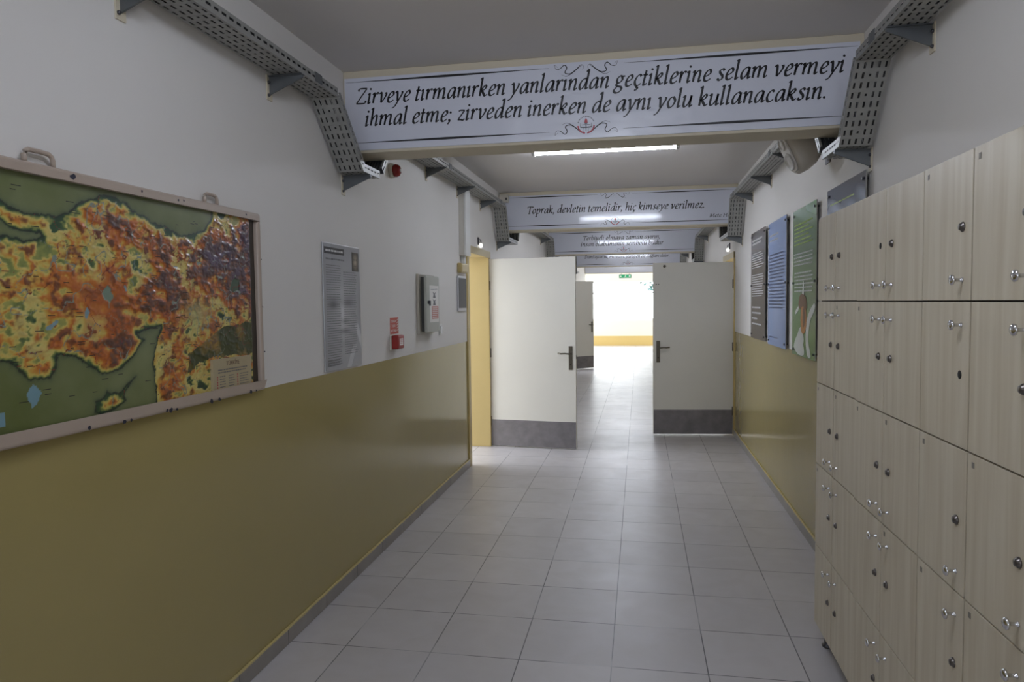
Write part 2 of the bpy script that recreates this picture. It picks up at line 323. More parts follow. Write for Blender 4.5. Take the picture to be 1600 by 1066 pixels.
# ---------------------------------------------------------------- a broad-nib italic hand for the banners
BOWL = [(0.77, 0.90), (0.56, 1.0), (0.27, 0.78), (0.12, 0.36), (0.20, 0.04), (0.38, 0.04), (0.62, 0.36), (0.77, 0.82)]
PBOWL = [(0.15, 0.52), (0.38, 0.90), (0.58, 1.0), (0.76, 0.76), (0.70, 0.28), (0.44, 0.0), (0.16, 0.08)]
STEM = [(-0.02, 0.84), (0.12, 0.99), (0.17, 0.88), (0.15, 0.0)]
TALL = [(-0.04, 1.60), (0.14, 1.72), (0.16, 1.5), (0.15, 0.0)]
ARCH = [(0.16, 0.46), (0.38, 0.88), (0.58, 1.0), (0.70, 0.86), (0.68, 0.16), (0.74, 0.0), (0.92, 0.16)]
CED = [(0.40, 0.0), (0.36, -0.12), (0.48, -0.25), (0.36, -0.40), (0.20, -0.38)]
GL = {
 'a': (1.0, [BOWL, [(0.79, 1.0), (0.76, 0.2), (0.81, 0.01), (1.0, 0.16)]]),
 'b': (0.92, [[(-0.04, 1.60), (0.14, 1.72), (0.16, 1.5), (0.15, 0.12)], PBOWL]),
 'c': (0.76, [[(0.68, 0.84), (0.50, 1.0), (0.25, 0.80), (0.12, 0.40), (0.24, 0.04), (0.46, 0.0), (0.72, 0.18)]]),
 'd': (1.0, [BOWL, [(0.60, 1.62), (0.80, 1.74), (0.77, 0.2), (0.82, 0.01), (1.0, 0.16)]]),
 'e': (0.80, [[(0.14, 0.42), (0.42, 0.50), (0.67, 0.74), (0.58, 1.0), (0.34, 0.92), (0.14, 0.52), (0.18, 0.10), (0.42, 0.0), (0.74, 0.20)]]),
 'g': (0.90, [[(0.62, 0.94), (0.40, 1.0), (0.18, 0.74), (0.22, 0.42), (0.45, 0.38), (0.67, 0.64), (0.62, 0.94)], [(0.60, 0.95), (0.90, 0.97)],
              [(0.32, 0.40), (0.16, 0.22), (0.30, 0.08), (0.62, -0.02), (0.74, -0.22), (0.55, -0.50), (0.22, -0.55), (0.02, -0.36), (0.12, -0.14), (0.32, 0.04)]]),
 'h': (0.97, [TALL, ARCH]), 'i': (0.46, [[(-0.02, 0.84), (0.12, 0.99), (0.17, 0.88), (0.15, 0.14), (0.21, 0.0), (0.40, 0.16)]]),
 'k': (0.92, [TALL, [(0.16, 0.44), (0.38, 0.80), (0.58, 1.0), (0.70, 0.86), (0.54, 0.60), (0.22, 0.50)], [(0.30, 0.52), (0.56, 0.14), (0.70, 0.0), (0.92, 0.14)]]),
 'l': (0.46, [[(-0.04, 1.60), (0.14, 1.72), (0.16, 1.5), (0.15, 0.14), (0.21, 0.0), (0.40, 0.16)]]),
 'm': (1.52, [STEM, [(0.16, 0.46), (0.36, 0.88), (0.54, 1.0), (0.66, 0.86), (0.64, 0.0)], [(0.65, 0.46), (0.88, 0.88), (1.08, 1.0), (1.22, 0.86), (1.20, 0.16), (1.26, 0.0), (1.46, 0.16)]]),
 'n': (0.97, [STEM, ARCH]), 'o': (0.90, [[(0.52, 1.0), (0.24, 0.82), (0.12, 0.38), (0.32, 0.0), (0.62, 0.18), (0.76, 0.62), (0.52, 1.0)]]),
 'p': (0.94, [[(-0.02, 0.84), (0.12, 0.99), (0.17, 0.88), (0.11, -0.66)], [(-0.08, -0.66), (0.32, -0.64)], PBOWL]),
 'r': (0.68, [STEM, [(0.16, 0.46), (0.34, 0.88), (0.50, 1.0), (0.64, 0.90)]]),
 's': (0.68, [[(0.60, 0.84), (0.44, 1.0), (0.20, 0.86), (0.26, 0.62), (0.48, 0.40), (0.50, 0.12), (0.26, 0.0), (0.04, 0.14)]]),
 't': (0.54, [[(0.24, 1.36), (0.16, 0.18), (0.24, 0.0), (0.48, 0.16)], [(0.0, 0.95), (0.48, 0.97)]]),
 'u': (0.99, [[(-0.02, 0.84), (0.12, 0.99), (0.17, 0.88), (0.14, 0.22), (0.26, 0.0), (0.46, 0.10), (0.70, 0.50), (0.77, 1.0)], [(0.77, 1.0), (0.74, 0.16), (0.80, 0.0), (0.98, 0.16)]]),
 'v': (0.84, [[(0.0, 0.86), (0.14, 1.0), (0.23, 0.80), (0.31, 0.0)], [(0.31, 0.0), (0.60, 0.40), (0.76, 0.78), (0.68, 1.0)]]),
 'y': (0.84, [[(0.0, 0.86), (0.14, 1.0), (0.23, 0.80), (0.34, 0.05)], [(0.74, 1.0), (0.72, 0.70), (0.38, 0.02), (0.12, -0.46), (-0.16, -0.62)]]),
 'z': (0.80, [[(0.08, 0.86), (0.18, 0.97), (0.66, 0.95)], [(0.66, 0.95), (0.10, 0.05)], [(0.08, 0.05), (0.42, 0.05), (0.68, 0.0), (0.78, 0.14)]]),
 'Z': (1.22, [[(0.14, 1.26), (0.24, 1.50), (1.04, 1.50)], [(1.04, 1.50), (0.10, 0.05)], [(0.08, 0.04), (0.98, 0.04), (1.10, 0.30)]]),
 'T': (1.18, [[(0.06, 1.24), (0.16, 1.50), (1.16, 1.50), (1.18, 1.26)], [(0.64, 1.50), (0.60, 0.0)], [(0.38, 0.02), (0.84, 0.02)]]),
 'M': (1.60, [[(0.12, 0.02), (0.24, 1.50)], [(0.24, 1.50), (0.72, 0.10)], [(0.72, 0.10), (1.30, 1.50)], [(1.30, 1.50), (1.36, 0.02)], [(-0.04, 0.02), (0.30, 0.02)], [(1.16, 0.02), (1.56, 0.02)], [(0.06, 1.48), (0.26, 1.50)], [(1.30, 1.50), (1.48, 1.48)]]),
 'H': (1.36, [[(0.22, 1.50), (0.18, 0.0)], [(1.10, 1.50), (1.06, 0.0)], [(0.20, 0.76), (1.08, 0.76)], [(0.02, 0.02), (0.36, 0.02)], [(0.90, 0.02), (1.24, 0.02)], [(0.04, 1.49), (0.38, 1.49)], [(0.94, 1.49), (1.28, 1.49)]]),
 'D': (1.34, [[(0.24, 1.48), (0.20, 0.04)], [(0.04, 1.49), (0.60, 1.50), (1.08, 1.22), (1.14, 0.66), (0.84, 0.12), (0.36, 0.02), (0.02, 0.02)]]),
 ',': (0.40, [[(0.14, 0.10), (0.18, -0.06), (0.04, -0.32)]]), ';': (0.44, [[(0.14, 0.10), (0.18, -0.06), (0.04, -0.32)]]),
 '.': (0.42, []), ' ': (0.40, []),
}
def script(mb, P, text, a0, a1, base, xh, d, slant=0.20, nib=0.235, thin=0.10, ang=math.radians(30)):
    """writes text from a0 to a1 along the plane with the given x-height"""
    total = sum(GL[{'ı': 'i', 'ç': 'c', 'ğ': 'g', 'ö': 'o', 'ü': 'u'}.get(c, c)][0] + .07 for c in text) - .07
    sx = (a1 - a0) / total; x = 0.0
    nv = Vector((math.cos(ang), math.sin(ang)))
    def hw(t, f):
        perp = Vector((-t.y, t.x)).dot(nv)
        return math.hypot(perp * nib, thin) * .5 * (sx + xh) / 2
    def tr(p): return (a0 + (x + p[0]) * sx + p[1] * slant * xh, base + p[1] * xh)
    def dot(px, py, r=0.115): disc(mb, P, *tr((px, py)), r * (sx + xh) / 2, d, 10)
    for ch in text:
        c = {'ı': 'i', 'ç': 'c', 'ğ': 'g', 'ö': 'o', 'ü': 'u'}.get(ch, ch)
        adv, strokes = GL[c]
        for st in strokes + ([CED] if ch == 'ç' else []) + ([[(0.24, 1.46), (0.45, 1.28), (0.68, 1.50)]] if ch == 'ğ' else []):
            pts = [tr(p) for p in spline(st, 6)]
            ribbon(mb, P, pts, hw, d)
        if ch in 'ij': dot(0.19, 1.42)
        if ch in 'öü': dot(0.30, 1.42); dot(0.64, 1.42)
        if ch in '.,;': dot(0.14, 0.08, .12)
        if ch == ';': dot(0.16, 0.82, .12)
        x += adv + .07

def dashes(mb, P, a0, a1, top, pitch, n, h, d, ragged=.25, seed=1, fill=.82):   # lines of print too small to read
    rnd = random.Random(seed)
    for k in range(n):
        b = top - k * pitch; end = a1 - (a1 - a0) * ragged * rnd.random()
        a = a0
        while a < end:
            w = h * rnd.uniform(1.2, 4.5); e = min(a + w, end)
            if e - a > h * .5: flat(mb, P, [(a, b - h), (e, b - h), (e, b), (a, b)], d)
            a = e + h * (1 - fill) * 3.2

def picture(name, P, a0, a1, b0, b1, na, nb, fn, mat, parent, d=0.0, relief=None):   # a printed sheet: its own colours on a fine grid
    A = np.linspace(a0, a1, na); B = np.linspace(b0, b1, nb); AA, BB = np.meshgrid(A, B)
    colr = fn(AA, BB); dd = np.full(AA.shape, d) if relief is None else d + relief
    o, u, v, n = (np.array(q) for q in (P.o, P.u, P.v, P.n))
    V = o + AA[..., None] * u + BB[..., None] * v + dd[..., None] * n
    idx = np.arange(na * nb).reshape(nb, na)
    F = np.stack([idx[:-1, :-1], idx[:-1, 1:], idx[1:, 1:], idx[1:, :-1]], -1).reshape(-1, 4)
    me = bpy.data.meshes.new(name); me.from_pydata(V.reshape(-1, 3).tolist(), [], F.tolist()); me.update()
    at = me.color_attributes.new('print', 'FLOAT_COLOR', 'POINT')
    rgba = np.ones((na * nb, 4), np.float32); rgba[:, :3] = np.clip(colr.reshape(-1, 3), 0, 1)
    at.data.foreach_set('color', rgba.ravel())
    me.polygons.foreach_set('use_smooth', np.ones(len(me.polygons), bool))
    me.materials.append(mat)
    ob = bpy.data.objects.new(name, me); COL.objects.link(ob); put(ob, parent)
    return ob

def sans(name, text, P, a, b, size, d, mat, parent, align='CENTER'):
    cu = bpy.data.curves.new(name, 'FONT'); cu.body = text; cu.size = size; cu.align_x = align; cu.align_y = 'CENTER'
    cu.extrude = 0.0002; cu.resolution_u = 3
    o = bpy.data.objects.new(name, cu); COL.objects.link(o); cu.materials.append(mat)
    M = Matrix.Identity(4); p = P(a, b, d)
    for i in range(3): M[i][0] = P.u[i]; M[i][1] = P.v[i]; M[i][2] = P.n[i]; M[i][3] = p[i]
    bpy.context.view_layer.update()
    me = bpy.data.meshes.new_from_object(o.evaluated_get(bpy.context.evaluated_depsgraph_get())); me.name = name
    bpy.data.objects.remove(o); bpy.data.curves.remove(cu)
    o = bpy.data.objects.new(name, me); COL.objects.link(o)
    if not me.materials: me.materials.append(mat)
    o.location = M.to_translation(); o.rotation_euler = M.to_euler()
    put(o, parent)
    return o

# ================================================================ the setting
Y0, Y1 = -4.0, 25.0
HX0, HX1 = -3.4, 3.4
structure(MB().box((HX0 - 2, Y0 - .2, -.15), (HX1 + 2, Y1 + .3, 0)).build('floor', M_FLOOR))
structure(MB().box((HX0 - 2, Y0 - .2, ZC), (HX1 + 2, Y1 + .3, ZC + .2)).build('ceiling', M_CEIL))
T = .2
wl = MB(); D1, D3 = (6.47, 7.39), (15.0, 15.93)
for a, b in ((Y0, D1[0]), (D1[1], D3[0]), (D3[1], 21.21)): wl.box((XL - T, a, 0), (XL, b, ZC))
for a, b in (D1, D3): wl.box((XL - T, a, 2.07), (XL, b, ZC))
structure(wl.build('wall_left', M_WALL))
wr = MB(); D2 = (8.36, 9.28)
for a, b in ((Y0, D2[0]), (D2[1], 21.21)): wr.box((XR, a, 0), (XR + T, b, ZC))
wr.box((XR, D2[0], 2.07), (XR + T, D2[1], ZC))
structure(wr.build('wall_right', M_WALL))
structure(MB().box((XL - T, Y0 - .2, 0), (XR + T, Y0, ZC)).build('wall_back', M_WALL))
# hall at the far end: side walls, the wall with the windows, and the returns beside the corridor mouth
hw_ = MB()
hw_.box((HX0 - .2, 21.21, 0), (HX0, Y1 + .2, ZC)); hw_.box((HX1, 21.21, 0), (HX1 + .2, Y1 + .2, ZC))
hw_.box((HX0, 21.01, 0), (XL - T, 21.21, ZC)); hw_.box((XR + T, 21.01, 0), (HX1, 21.21, ZC))
structure(hw_.build('wall_hall', pmat('hall paint', (0.74, 0.69, 0.56), .7)))
hf = MB(); hf.box((HX0, Y1, 0.34), (HX1, Y1 + .2, 0.90)); hf.box((HX0, Y1, 2.27), (HX1, Y1 + .2, ZC))
structure(hf.build('wall_far', pmat('far wall paint', (0.78, 0.74, 0.64), .6)))
structure(box('trim_far', (HX0, Y1 - .03, 0), (HX1, Y1 + .2, .34), pmat('yellow plinth paint', (0.62, 0.46, 0.17), .5)))
win = empty('window_1', (0, Y1, .9)); structure(win)
M_PVC = pmat('white window frame', (0.8, 0.8, 0.8), .4)
fr = MB()
for z in (.90, 2.22): fr.box((HX0, Y1 + .03, z), (HX1, Y1 + .09, z + .05))
fr.box((HX0, Y1 + .035, 1.83), (HX1, Y1 + .085, 1.875))
xx = HX0
while xx < HX1:
    fr.box((xx, Y1 + .036, .9), (xx + .05, Y1 + .084, 2.27)); xx += 0.56
fr.build('window_frame', M_PVC, win)
g = bpy.data.materials.new('window glass'); g.use_nodes = True; nt = g.node_tree; nt.nodes.clear()
out = nd(nt, 'ShaderNodeOutputMaterial'); tr_ = nd(nt, 'ShaderNodeBsdfTransparent'); gl_ = nd(nt, 'ShaderNodeBsdfGlossy'); mx_ = nd(nt, 'ShaderNodeMixShader')
gl_.inputs['Roughness'].default_value = .02; mx_.inputs[0].default_value = .06
nt.links.new(tr_.outputs[0], mx_.inputs[1]); nt.links.new(gl_.outputs[0], mx_.inputs[2]); nt.links.new(mx_.outputs[0], out.inputs[0])
box('pane', (HX0, Y1 + .057, .92), (HX1, Y1 + .063, 2.25), g, win)
# classrooms behind the open doors
M_ROOM = pmat('classroom paint', (0.72, 0.70, 0.64), .7)
def classroom(nm, x0, x1, y0, y1):
    s = MB(); t = .1
    if x0 < 0: s.box((x0 - t, y0, 0), (x0, y1, ZC))
    else: s.box((x1, y0, 0), (x1 + t, y1, ZC))
    s.box((x0, y0 - t, 0), (x1, y0, ZC)); s.box((x0, y1, 0), (x1, y1 + t, ZC))
    structure(s.build(nm, M_ROOM))
classroom('wall_classroom', -5.0, XL - T, 4.6, 9.4)
classroom('wall_classroom', XR + T, 4.5, 6.8, 11.6)
classroom('wall_classroom', -5.0, XL - T, 13.2, 17.4)
# beams
for i, y in enumerate(BEAMS):
    structure(MB().box((XL, y, BEAM_Z), (XR, y + BEAM_D, ZC)).build('beam', M_BEAM, bevel=.004))
# skirting
def skirt(nm, x0, x1, spans):
    s = MB()
    for a, b in spans: s.box((x0, a, 0), (x1, b, .078))
    structure(s.build(nm, M_SKIRT, bevel=.003))
skirt('baseboard_left', XL, XL + .012, ((Y0, D1[0] - .05), (D1[1] + .05, D3[0] - .05), (D3[1] + .05, 21.2)))
skirt('baseboard_right', XR - .012, XR, ((Y0, D2[0] - .06), (D2[1] + .05, 21.2)))

# ================================================================ doors
def door(nm, side, span, hinge, free, top, handle_to_hinge=1, extras=False):
    root = empty(nm, (hinge[0], hinge[1], 0)); structure(root)
    y0, y1 = span; xa = XL if side < 0 else XR; xin = xa - side * 0.0
    xo, xi = xa + side * T, xa - side * .014          # outer (room) and inner (corridor) faces of the lining
    f = MB()
    for y, s in ((y0, -1), (y1, 1)):
        f.box((xo, y, 0), (xi, y - s * .03, 2.07))      # lining
        f.box((xa, y, 0), (xi, y + s * .05, 2.10))      # casing
    f.box((xo, y0, 2.04), (xi, y1, 2.07))
    f.build('door_frame', M_YELLOW, root, bevel=.003)
    h = MB().box((xa, y0 - .05, 2.035), (xa - side * .02, y1 + .05, 2.105)).build('door_header', M_FRAMETOP, root, bevel=.003)
    A = Vector((hinge[0], hinge[1], 0)); Bv = Vector((free[0], free[1], 0)); w = (Bv - A).length; u = (Bv - A).normalized()
    fr_ = Plane2((A if u.x > 0 else Bv), (u if u.x > 0 else -u), (0, 0, 1))     # faces the camera side (-y)
    ah = 0.0 if u.x > 0 else w
    lf = MB(); slab(lf, fr_, 0, .012, w, top, -.04, 0); lf.build('leaf', M_LEAF, root, bevel=.002)
    kp = MB(); slab(kp, fr_, .003, .014, w - .003, .295, .0002, .0020); kp.build('kick_plate', M_KICK, root)
    e = w - .055 if u.x > 0 else .055; sg = -1 if u.x > 0 else 1
    hd = MB(); slab(hd, fr_, e - .021, .845, e + .021, 1.095, 0, .007); p = hd.build('handle_plate', M_BRONZE, root, bevel=.006)
    lv = MB(); lv.tube([fr_(e, 1.015, .005), fr_(e, 1.015, .045), fr_(e + sg * .012, 1.016, .056), fr_(e + sg * .05, 1.020, .058), fr_(e + sg * .09, 1.017, .056), fr_(e + sg * .125, 1.022, .05)], .0085)
    lv.build('lever', M_BRONZE, p)
    k = MB(); disc(k, fr_, e, .90, .007, .0076); k.build('keyhole', M_DARK, p)
    ed = MB(); eb = w if u.x > 0 else 0.0; slab(ed, fr_, eb - .0008, .96, eb + .0008, 1.0, -.032, -.008); ed.build('latch_plate', M_BRONZE, root)
    for z in (.28, 1.02, 1.74):
        hb = MB(); c = fr_(ah - sg * .004, z, .002); hb.tube([(c[0], c[1], z - .05), (c[0], c[1], z + .05)], .008); hb.build('hinge', M_BRONZE, root)
    if extras:
        x = MB(); x.lathe([(0, .016), (.012, .016), (.02, .010), (.035, .010), (.04, .014), (.05, .012)], fr_(.128, 1.95, 0), fr_.n, 14); x.build('door_stop', M_BRONZE, root)
        q = MB(); disc(q, fr_, .035, 1.745, .006, .0006); disc(q, fr_, .06, 1.745, .006, .0006); q.build('screw_hole', M_DARK, root)
    return root
door('door_1', -1, D1, (-1.588, 7.395), (-.655, 7.29), 2.025)
door('door_2', 1, D2, (1.052, 8.335), (.155, 8.25), 1.99, extras=True)
door('door_3', -1, D3, (-1.588, 15.95), (-1.06, 16.50), 2.03)

# ================================================================ ceiling lamps
LAMPS = [(1.35, 'white ceiling tube lamp above the wall map, over the near floor'),
         (5.75, 'lit white ceiling tube lamp between the first two quotation banners'),
         (10.2, 'white ceiling tube lamp hidden behind the second banner'),
         (14.6, 'white ceiling tube lamp hidden behind the third banner'),
         (18.9, 'white ceiling tube lamp hidden behind the fourth banner')]
for y, lab in LAMPS:
    cx = -.275; r = tag(empty('tube_lamp', (cx, y, ZC)), lab, 'ceiling lamp', 'corridor tube lamps')
    box('housing', (cx - .60, y - .030, 2.795), (cx + .60, y + .030, ZC - .0005), M_WHITEP, r, .004)
    d = MB(); prof = [(y + .026 * math.cos(t), 2.794 - .040 * math.sin(t)) for t in [math.pi * i / 10 for i in range(11)]]
    d.prism(prof, 'x', cx - .56, cx + .56); d.build('diffuser', M_TUBE, r)
    for s in (-1, 1): box('end_cap', (cx + s * .561, y - .029, 2.746), (cx + s * .585, y + .029, 2.796), M_WHITEP, r, .004)

# ================================================================ quotation banners
def ornament(mb, P, cx, b, up, k=1.0):
    """a pair of facing scrolls; up = 1 below a line of text, -1 above it"""
    S1 = [(.030, .030), (.045, .004), (.028, -.012), (.060, .012), (.100, .026)]
    for s in (-1, 1):
        A = spline([(.150, .012), (.168, .026), (.158, .002), (.136, .004), (.112, .022), (.098, .006), (.108, -.020), (.080, -.028), (.046, -.006), (.018, .018), (.004, .008), (.010, -.012)], 6)
        Bq = spline([(.128, -.030), (.100, -.040), (.066, -.024), (.030, .004), (.012, .014)], 6)
        for pts, wmax in ((A, .0021), (Bq, .0011)):
            n = len(pts)
            ws = [.0006 + wmax * math.sin(math.pi * i / (n - 1)) ** 2 for i in range(n)]
            ribbon(mb, P, [(cx + s * (p[0] + .008) * k, b + up * p[1] * k) for p in pts], [w * k for w in ws], .0012)
def rule(mb, P, a0, a1, b, h):
    n = 14; top = []; bot = []
    for i in range(n + 1):
        t = i / n; w = h * max(.08, 1 - abs(2 * t - 1)) * .5
        top.append((a0 + (a1 - a0) * t, b + w)); bot.append((a0 + (a1 - a0) * t, b - w))
    for i in range(n): flat(mb, P, [bot[i], bot[i + 1], top[i + 1], top[i]], .0012)
def arc(mb, P, cx, cy, r, t0, t1, w, d, n=14):
    pts = [(cx + r * math.cos(math.radians(t0 + (t1 - t0) * i / n)), cy + r * math.sin(math.radians(t0 + (t1 - t0) * i / n))) for i in range(n + 1)]
    ribbon(mb, P, pts, [w] * (n + 1), d)
def banner(y, lab, lines, small=None, ornaments=True, z0=2.40, z1=2.79):
    x0, x1 = XL + .01, XR - .02
    r = tag(empty('banner', (0, y, z0)), lab, 'banner', 'quotation banners on the beams')
    sh = MB().box((x0, y - .006, z0), (x1, y - .0003, z1)); s = sh.build('printed_sheet', M_BANNER, r)
    P = facing(y - .006); mb = MB()
    for t, a0, a1, base, xh in lines: script(mb, P, t, a0, a1, base, xh, .0012)
    if small: script(mb, P, *small, .0012)
    if lines: mb.build('lettering', M_INK, r)
    if ornaments:
        cx = -.27; o = MB()
        for b in (z1 - .022, z0 + .040):
            rule(o, P, x0 + .01, cx - .19, b, .013); rule(o, P, cx + .19, x1 - .01, b, .013)
        ornament(o, P, cx, z1 - .032, 1, .92); ornament(o, P, cx, z0 + .046, -1, .92)
        o.build('ornament', M_INK, r)
        ez = z0 + .068; e1 = MB(); e2 = MB()
        arc(e1, P, cx, ez, .042, 185, 262, .0036, .0014); arc(e1, P, cx, ez, .042, 278, 355, .0036, .0014)
        fl = spline([(cx, ez + .036), (cx + .008, ez + .020), (cx + .006, ez + .011), (cx, ez + .008), (cx - .006, ez + .011), (cx - .008, ez + .020), (cx, ez + .036)], 3)
        flat(e1, P, fl[:-1], .0014)
        for k in range(13):
            t = 22 + k * 11.3; arc(e2, P, cx, ez, .043, t, t + 7.5, .0024, .0014, 3)
        ribbon(e2, P, [(cx, ez + .008), (cx, ez - .030)], [.0028, .0014], .0014)
        arc(e2, P, cx, ez + .013, .008, 180, 360, .0016, .0016, 8)
        for s_ in (-1, 1):
            flat(e2, P, [(cx, ez - .016), (cx + s_ * .028, ez - .014), (cx + s_ * .028, ez - .008), (cx, ez - .010)][::s_], .0014)
            ribbon(e2, P, [(cx + s_ * .028, ez - .014), (cx + s_ * .028, ez + .010)], [.0022, .0012], .0014)
            ribbon(e2, P, [(cx + s_ * .004, ez + .002), (cx + s_ * .022, ez + .000)], [.0012, .0012], .0014)
        em = e1.build('emblem', M_RED, r); e2.build('torch_and_book', M_GREYINK, em)
    return r
banner(BEAMS[0], 'nearest white banner, two lines of large black italics on the front beam',
       [('Zirveye tırmanırken yanlarından geçtiklerine selam vermeyi', -1.528, .975, 2.650, .0535),
        ('ihmal etme; zirveden inerken de aynı yolu kullanacaksın.', -1.478, .900, 2.530, .0535)])
banner(BEAMS[1], 'second white banner, one line of italics under the lamp reflection',
       [('Toprak, devletin temelidir, hiç kimseye verilmez.', -1.285, .715, 2.580, .052)], ('Mete Han', .765, 1.02, 2.475, .024))
banner(BEAMS[2], 'third white banner, two centred lines of smaller italics',
       [('Terbiyeli olmaya zaman ayırın,', -.985, .355, 2.640, .046), ('insan olabilmenin sembolü budur', -1.02, .405, 2.535, .046)])
banner(BEAMS[3], 'fourth white banner just above the far doorway, single thin line of italics',
       [('Damlayan su, mermeri; yürüyen de dağları deler.', -1.29, .70, 2.585, .046)])
banner(BEAMS[4], 'farthest pale banner on the last beam before the windows', [], ornaments=False)

# ================================================================ cable trays
def tray(side, pts, lab, brackets, nm='cable_tray', names=None, width=.14, lip=.042, slots=True):
    xa = XL if side < 0 else XR
    xi = xa - side * .022; xo = xa - side * (.022 + width)     # wall edge and corridor edge
    root = tag(empty(nm, (xa - side * .09, pts[0][0], pts[0][1])), lab, 'cable tray', 'perforated cable trays')
    rows = [(.07, .13), (.265, .33), (.47, .535), (.67, .735), (.87, .93)]
    for k in range(len(pts) - 1):
        a = Vector((0, *pts[k])); b = Vector((0, *pts[k + 1])); L = (b - a).length; t = (b - a) / L
        up = Vector((0, -t.z, t.y))
        if up.z < -.01 or (abs(up.z) <= .01 and up.y < 0): up = -up
        mb = MB()
        def pt(s, w, h): return (xi + (xo - xi) * w, a.y + t.y * s + up.y * h, a.z + t.z * s + up.z * h)
        n = max(1, round(L / .046)); per = L / n
        def quad(s0, s1, w0, w1, h0=0, h1=0): mb.add([pt(s0, w0, h0), pt(s1, w0, h0), pt(s1, w1, h1), pt(s0, w1, h1)], [(0, 1, 2, 3)])
        for i in range(n):
            s0 = i * per; sa, sb, s1 = s0 + per * .18, s0 + per * .80, s0 + per
            quad(s0, sa, 0, 1); quad(sb, s1, 0, 1)
            w = 0.0
            for j, (c, d) in enumerate(rows):
                quad(sa, sb, w, c)
                if j == 2:                                   # the middle row alternates round holes and short cross slots
                    if i % 2: quad(sa, sa + (sb - sa) * .3, c, d); quad(sb - (sb - sa) * .3, sb, c, d)
                w = d
            quad(sa, sb, w, 1)
            for ww in (0.0, 1.0):                             # side flanges with their own row of slots
                def vq(s0_, s1_, h0, h1): mb.add([pt(s0_, ww, h0), pt(s1_, ww, h0), pt(s1_, ww, h1), pt(s0_, ww, h1)], [(0, 1, 2, 3)])
                vq(s0, s1, 0, lip * .42); vq(s0, sa, lip * .42, lip * .66); vq(sb, s1, lip * .42, lip * .66); vq(s0, s1, lip * .66, lip)
        for ww, dw in ((0.0, .07), (1.0, -.07)):
            mb.add([pt(0, ww, lip), pt(L, ww, lip), pt(L, ww + dw, lip), pt(0, ww + dw, lip)], [(0, 1, 2, 3)])
        o = mb.build(names[k] if names else 'tray_section', M_GALV, root)
        sol = o.modifiers.new('thick', 'SOLIDIFY'); sol.thickness = .0014; sol.offset = 0
        # splice plates and wire ends clipped on the outer flange
        if L > 1.5:
            for f in (.35, .93):
                j = MB(); s = L * f; q = [pt(s - .035, 1.0, .004), pt(s + .035, 1.0, .004), pt(s + .035, 1.0, lip + .004), pt(s - .035, 1.0, lip + .004)]
                dx = -side * .003
                j.add(q + [(p[0] + dx, p[1], p[2]) for p in q], [(0, 1, 2, 3), (7, 6, 5, 4), (0, 4, 5, 1), (1, 5, 6, 2), (2, 6, 7, 3), (3, 7, 4, 0)])
                j.build('splice_plate', M_GALVD, root)
    for w, hc in ((.09, .0105), (.22, .0105), (.35, .0105), (.48, .0105), (.61, .0105), (.74, .0105), (.88, .0105), (.90, .029)):                       # cables along the tray; outer ones added to darken the slots
        c = MB(); pth = []
        for k, (y, z) in enumerate(pts):
            a = Vector(pts[max(k - 1, 0)]); b = Vector(pts[min(k + 1, len(pts) - 1)]); t = (b - a).normalized(); u = Vector((-t.y, t.x))
            if u.y < -.01: u = -u
            pth.append((xi + (xo - xi) * w, y + u.x * hc + (.008 if k == 0 else -.008 if k == len(pts) - 1 else 0), z + u.y * hc))
        c.tube(pth, .0085, 6); c.build('cable', M_CABLE, root)
    for y, z in brackets:                                     # wall plate with a tapering arm below the tray
        d = -side
        br = MB(); br.box((xa + d * .0008, y - .022, z - .105), (xa + d * .006, y + .022, z + .002))
        p = br.build('bracket', M_BEAM, root)
        arm = MB(); poly = [(xa + d * .006, z - .002), (xa + d * .165, z - .002), (xa + d * .165, z - .016), (xa + d * .006, z - .082)]
        arm.prism(poly, 'y', y - .004, y + .004); arm.box((xa + d * .006, y - .016, z - .005), (xa + d * .165, y + .016, z - .001))
        arm.build('arm', M_GALVD, p)
        for zz in (z - .03, z - .085):
            bo = MB(); bo.lathe([(0, .007), (.005, .007), (.009, .004)], (xa + d * .006, y - .012, zz), (d, 0, 0), 8); bo.build('bolt', M_SCREW, p)
    return root
HALL = ['straight_section', 'drop_section', 'under_beam_section', 'rise_section']
def rep(y0, shift, dropL):
    return shift
tray(-1, [(.25, 2.553), (3.26, 2.562), (3.565, 2.262), (3.80, 2.262)], 'perforated steel cable tray on left wall above the relief map, bending under the first beam',
     [(1.08, 2.553), (1.995, 2.556), (2.895, 2.559), (3.66, 2.260)], names=HALL)
tray(1, [(.25, 2.553), (3.255, 2.562), (3.50, 2.255), (3.80, 2.255)], 'perforated steel cable tray on right wall above the lockers, bending under the first beam',
     [(1.1, 2.553), (2.0, 2.556), (2.877, 2.560), (3.57, 2.253)], names=HALL)
for side, word, zr, yb in ((-1, 'left', 2.60, 7.60), (1, 'right', 2.575, 7.46)):
    N = ['rise_section', 'straight_section', 'drop_section', 'under_beam_section']
    tray(side, [(3.87, 2.30), (4.10, zr - .02), (yb, zr), (yb + .20, zr - .35), (8.36, zr - .35)],
         'second steel cable tray on the %s wall, running from first beam to second banner' % word,
         [(5.20, zr - .004), (6.13, zr - .003), (7.05, zr - .002), (yb + .28, zr - .352)] if side < 0 else [(5.15, zr - .004), (6.095, zr - .003), (7.05, zr - .002), (yb + .28, zr - .352)], names=N)
    for k, wd in ((1, 'third'), (2, 'fourth')):
        s = 4.385 * k
        tray(side, [(4.06 + s, zr - .30), (4.25 + s, zr), (7.6 + s, zr), (7.80 + s, zr - .35), (8.36 + s, zr - .35)],
             '%s steel cable tray on the %s wall, half hidden behind the %s banner' % (wd, word, {'third': 'second', 'fourth': 'third'}[wd]),
             [(7.1 + s, zr - .002), (7.88 + s, zr - .352)], names=N)

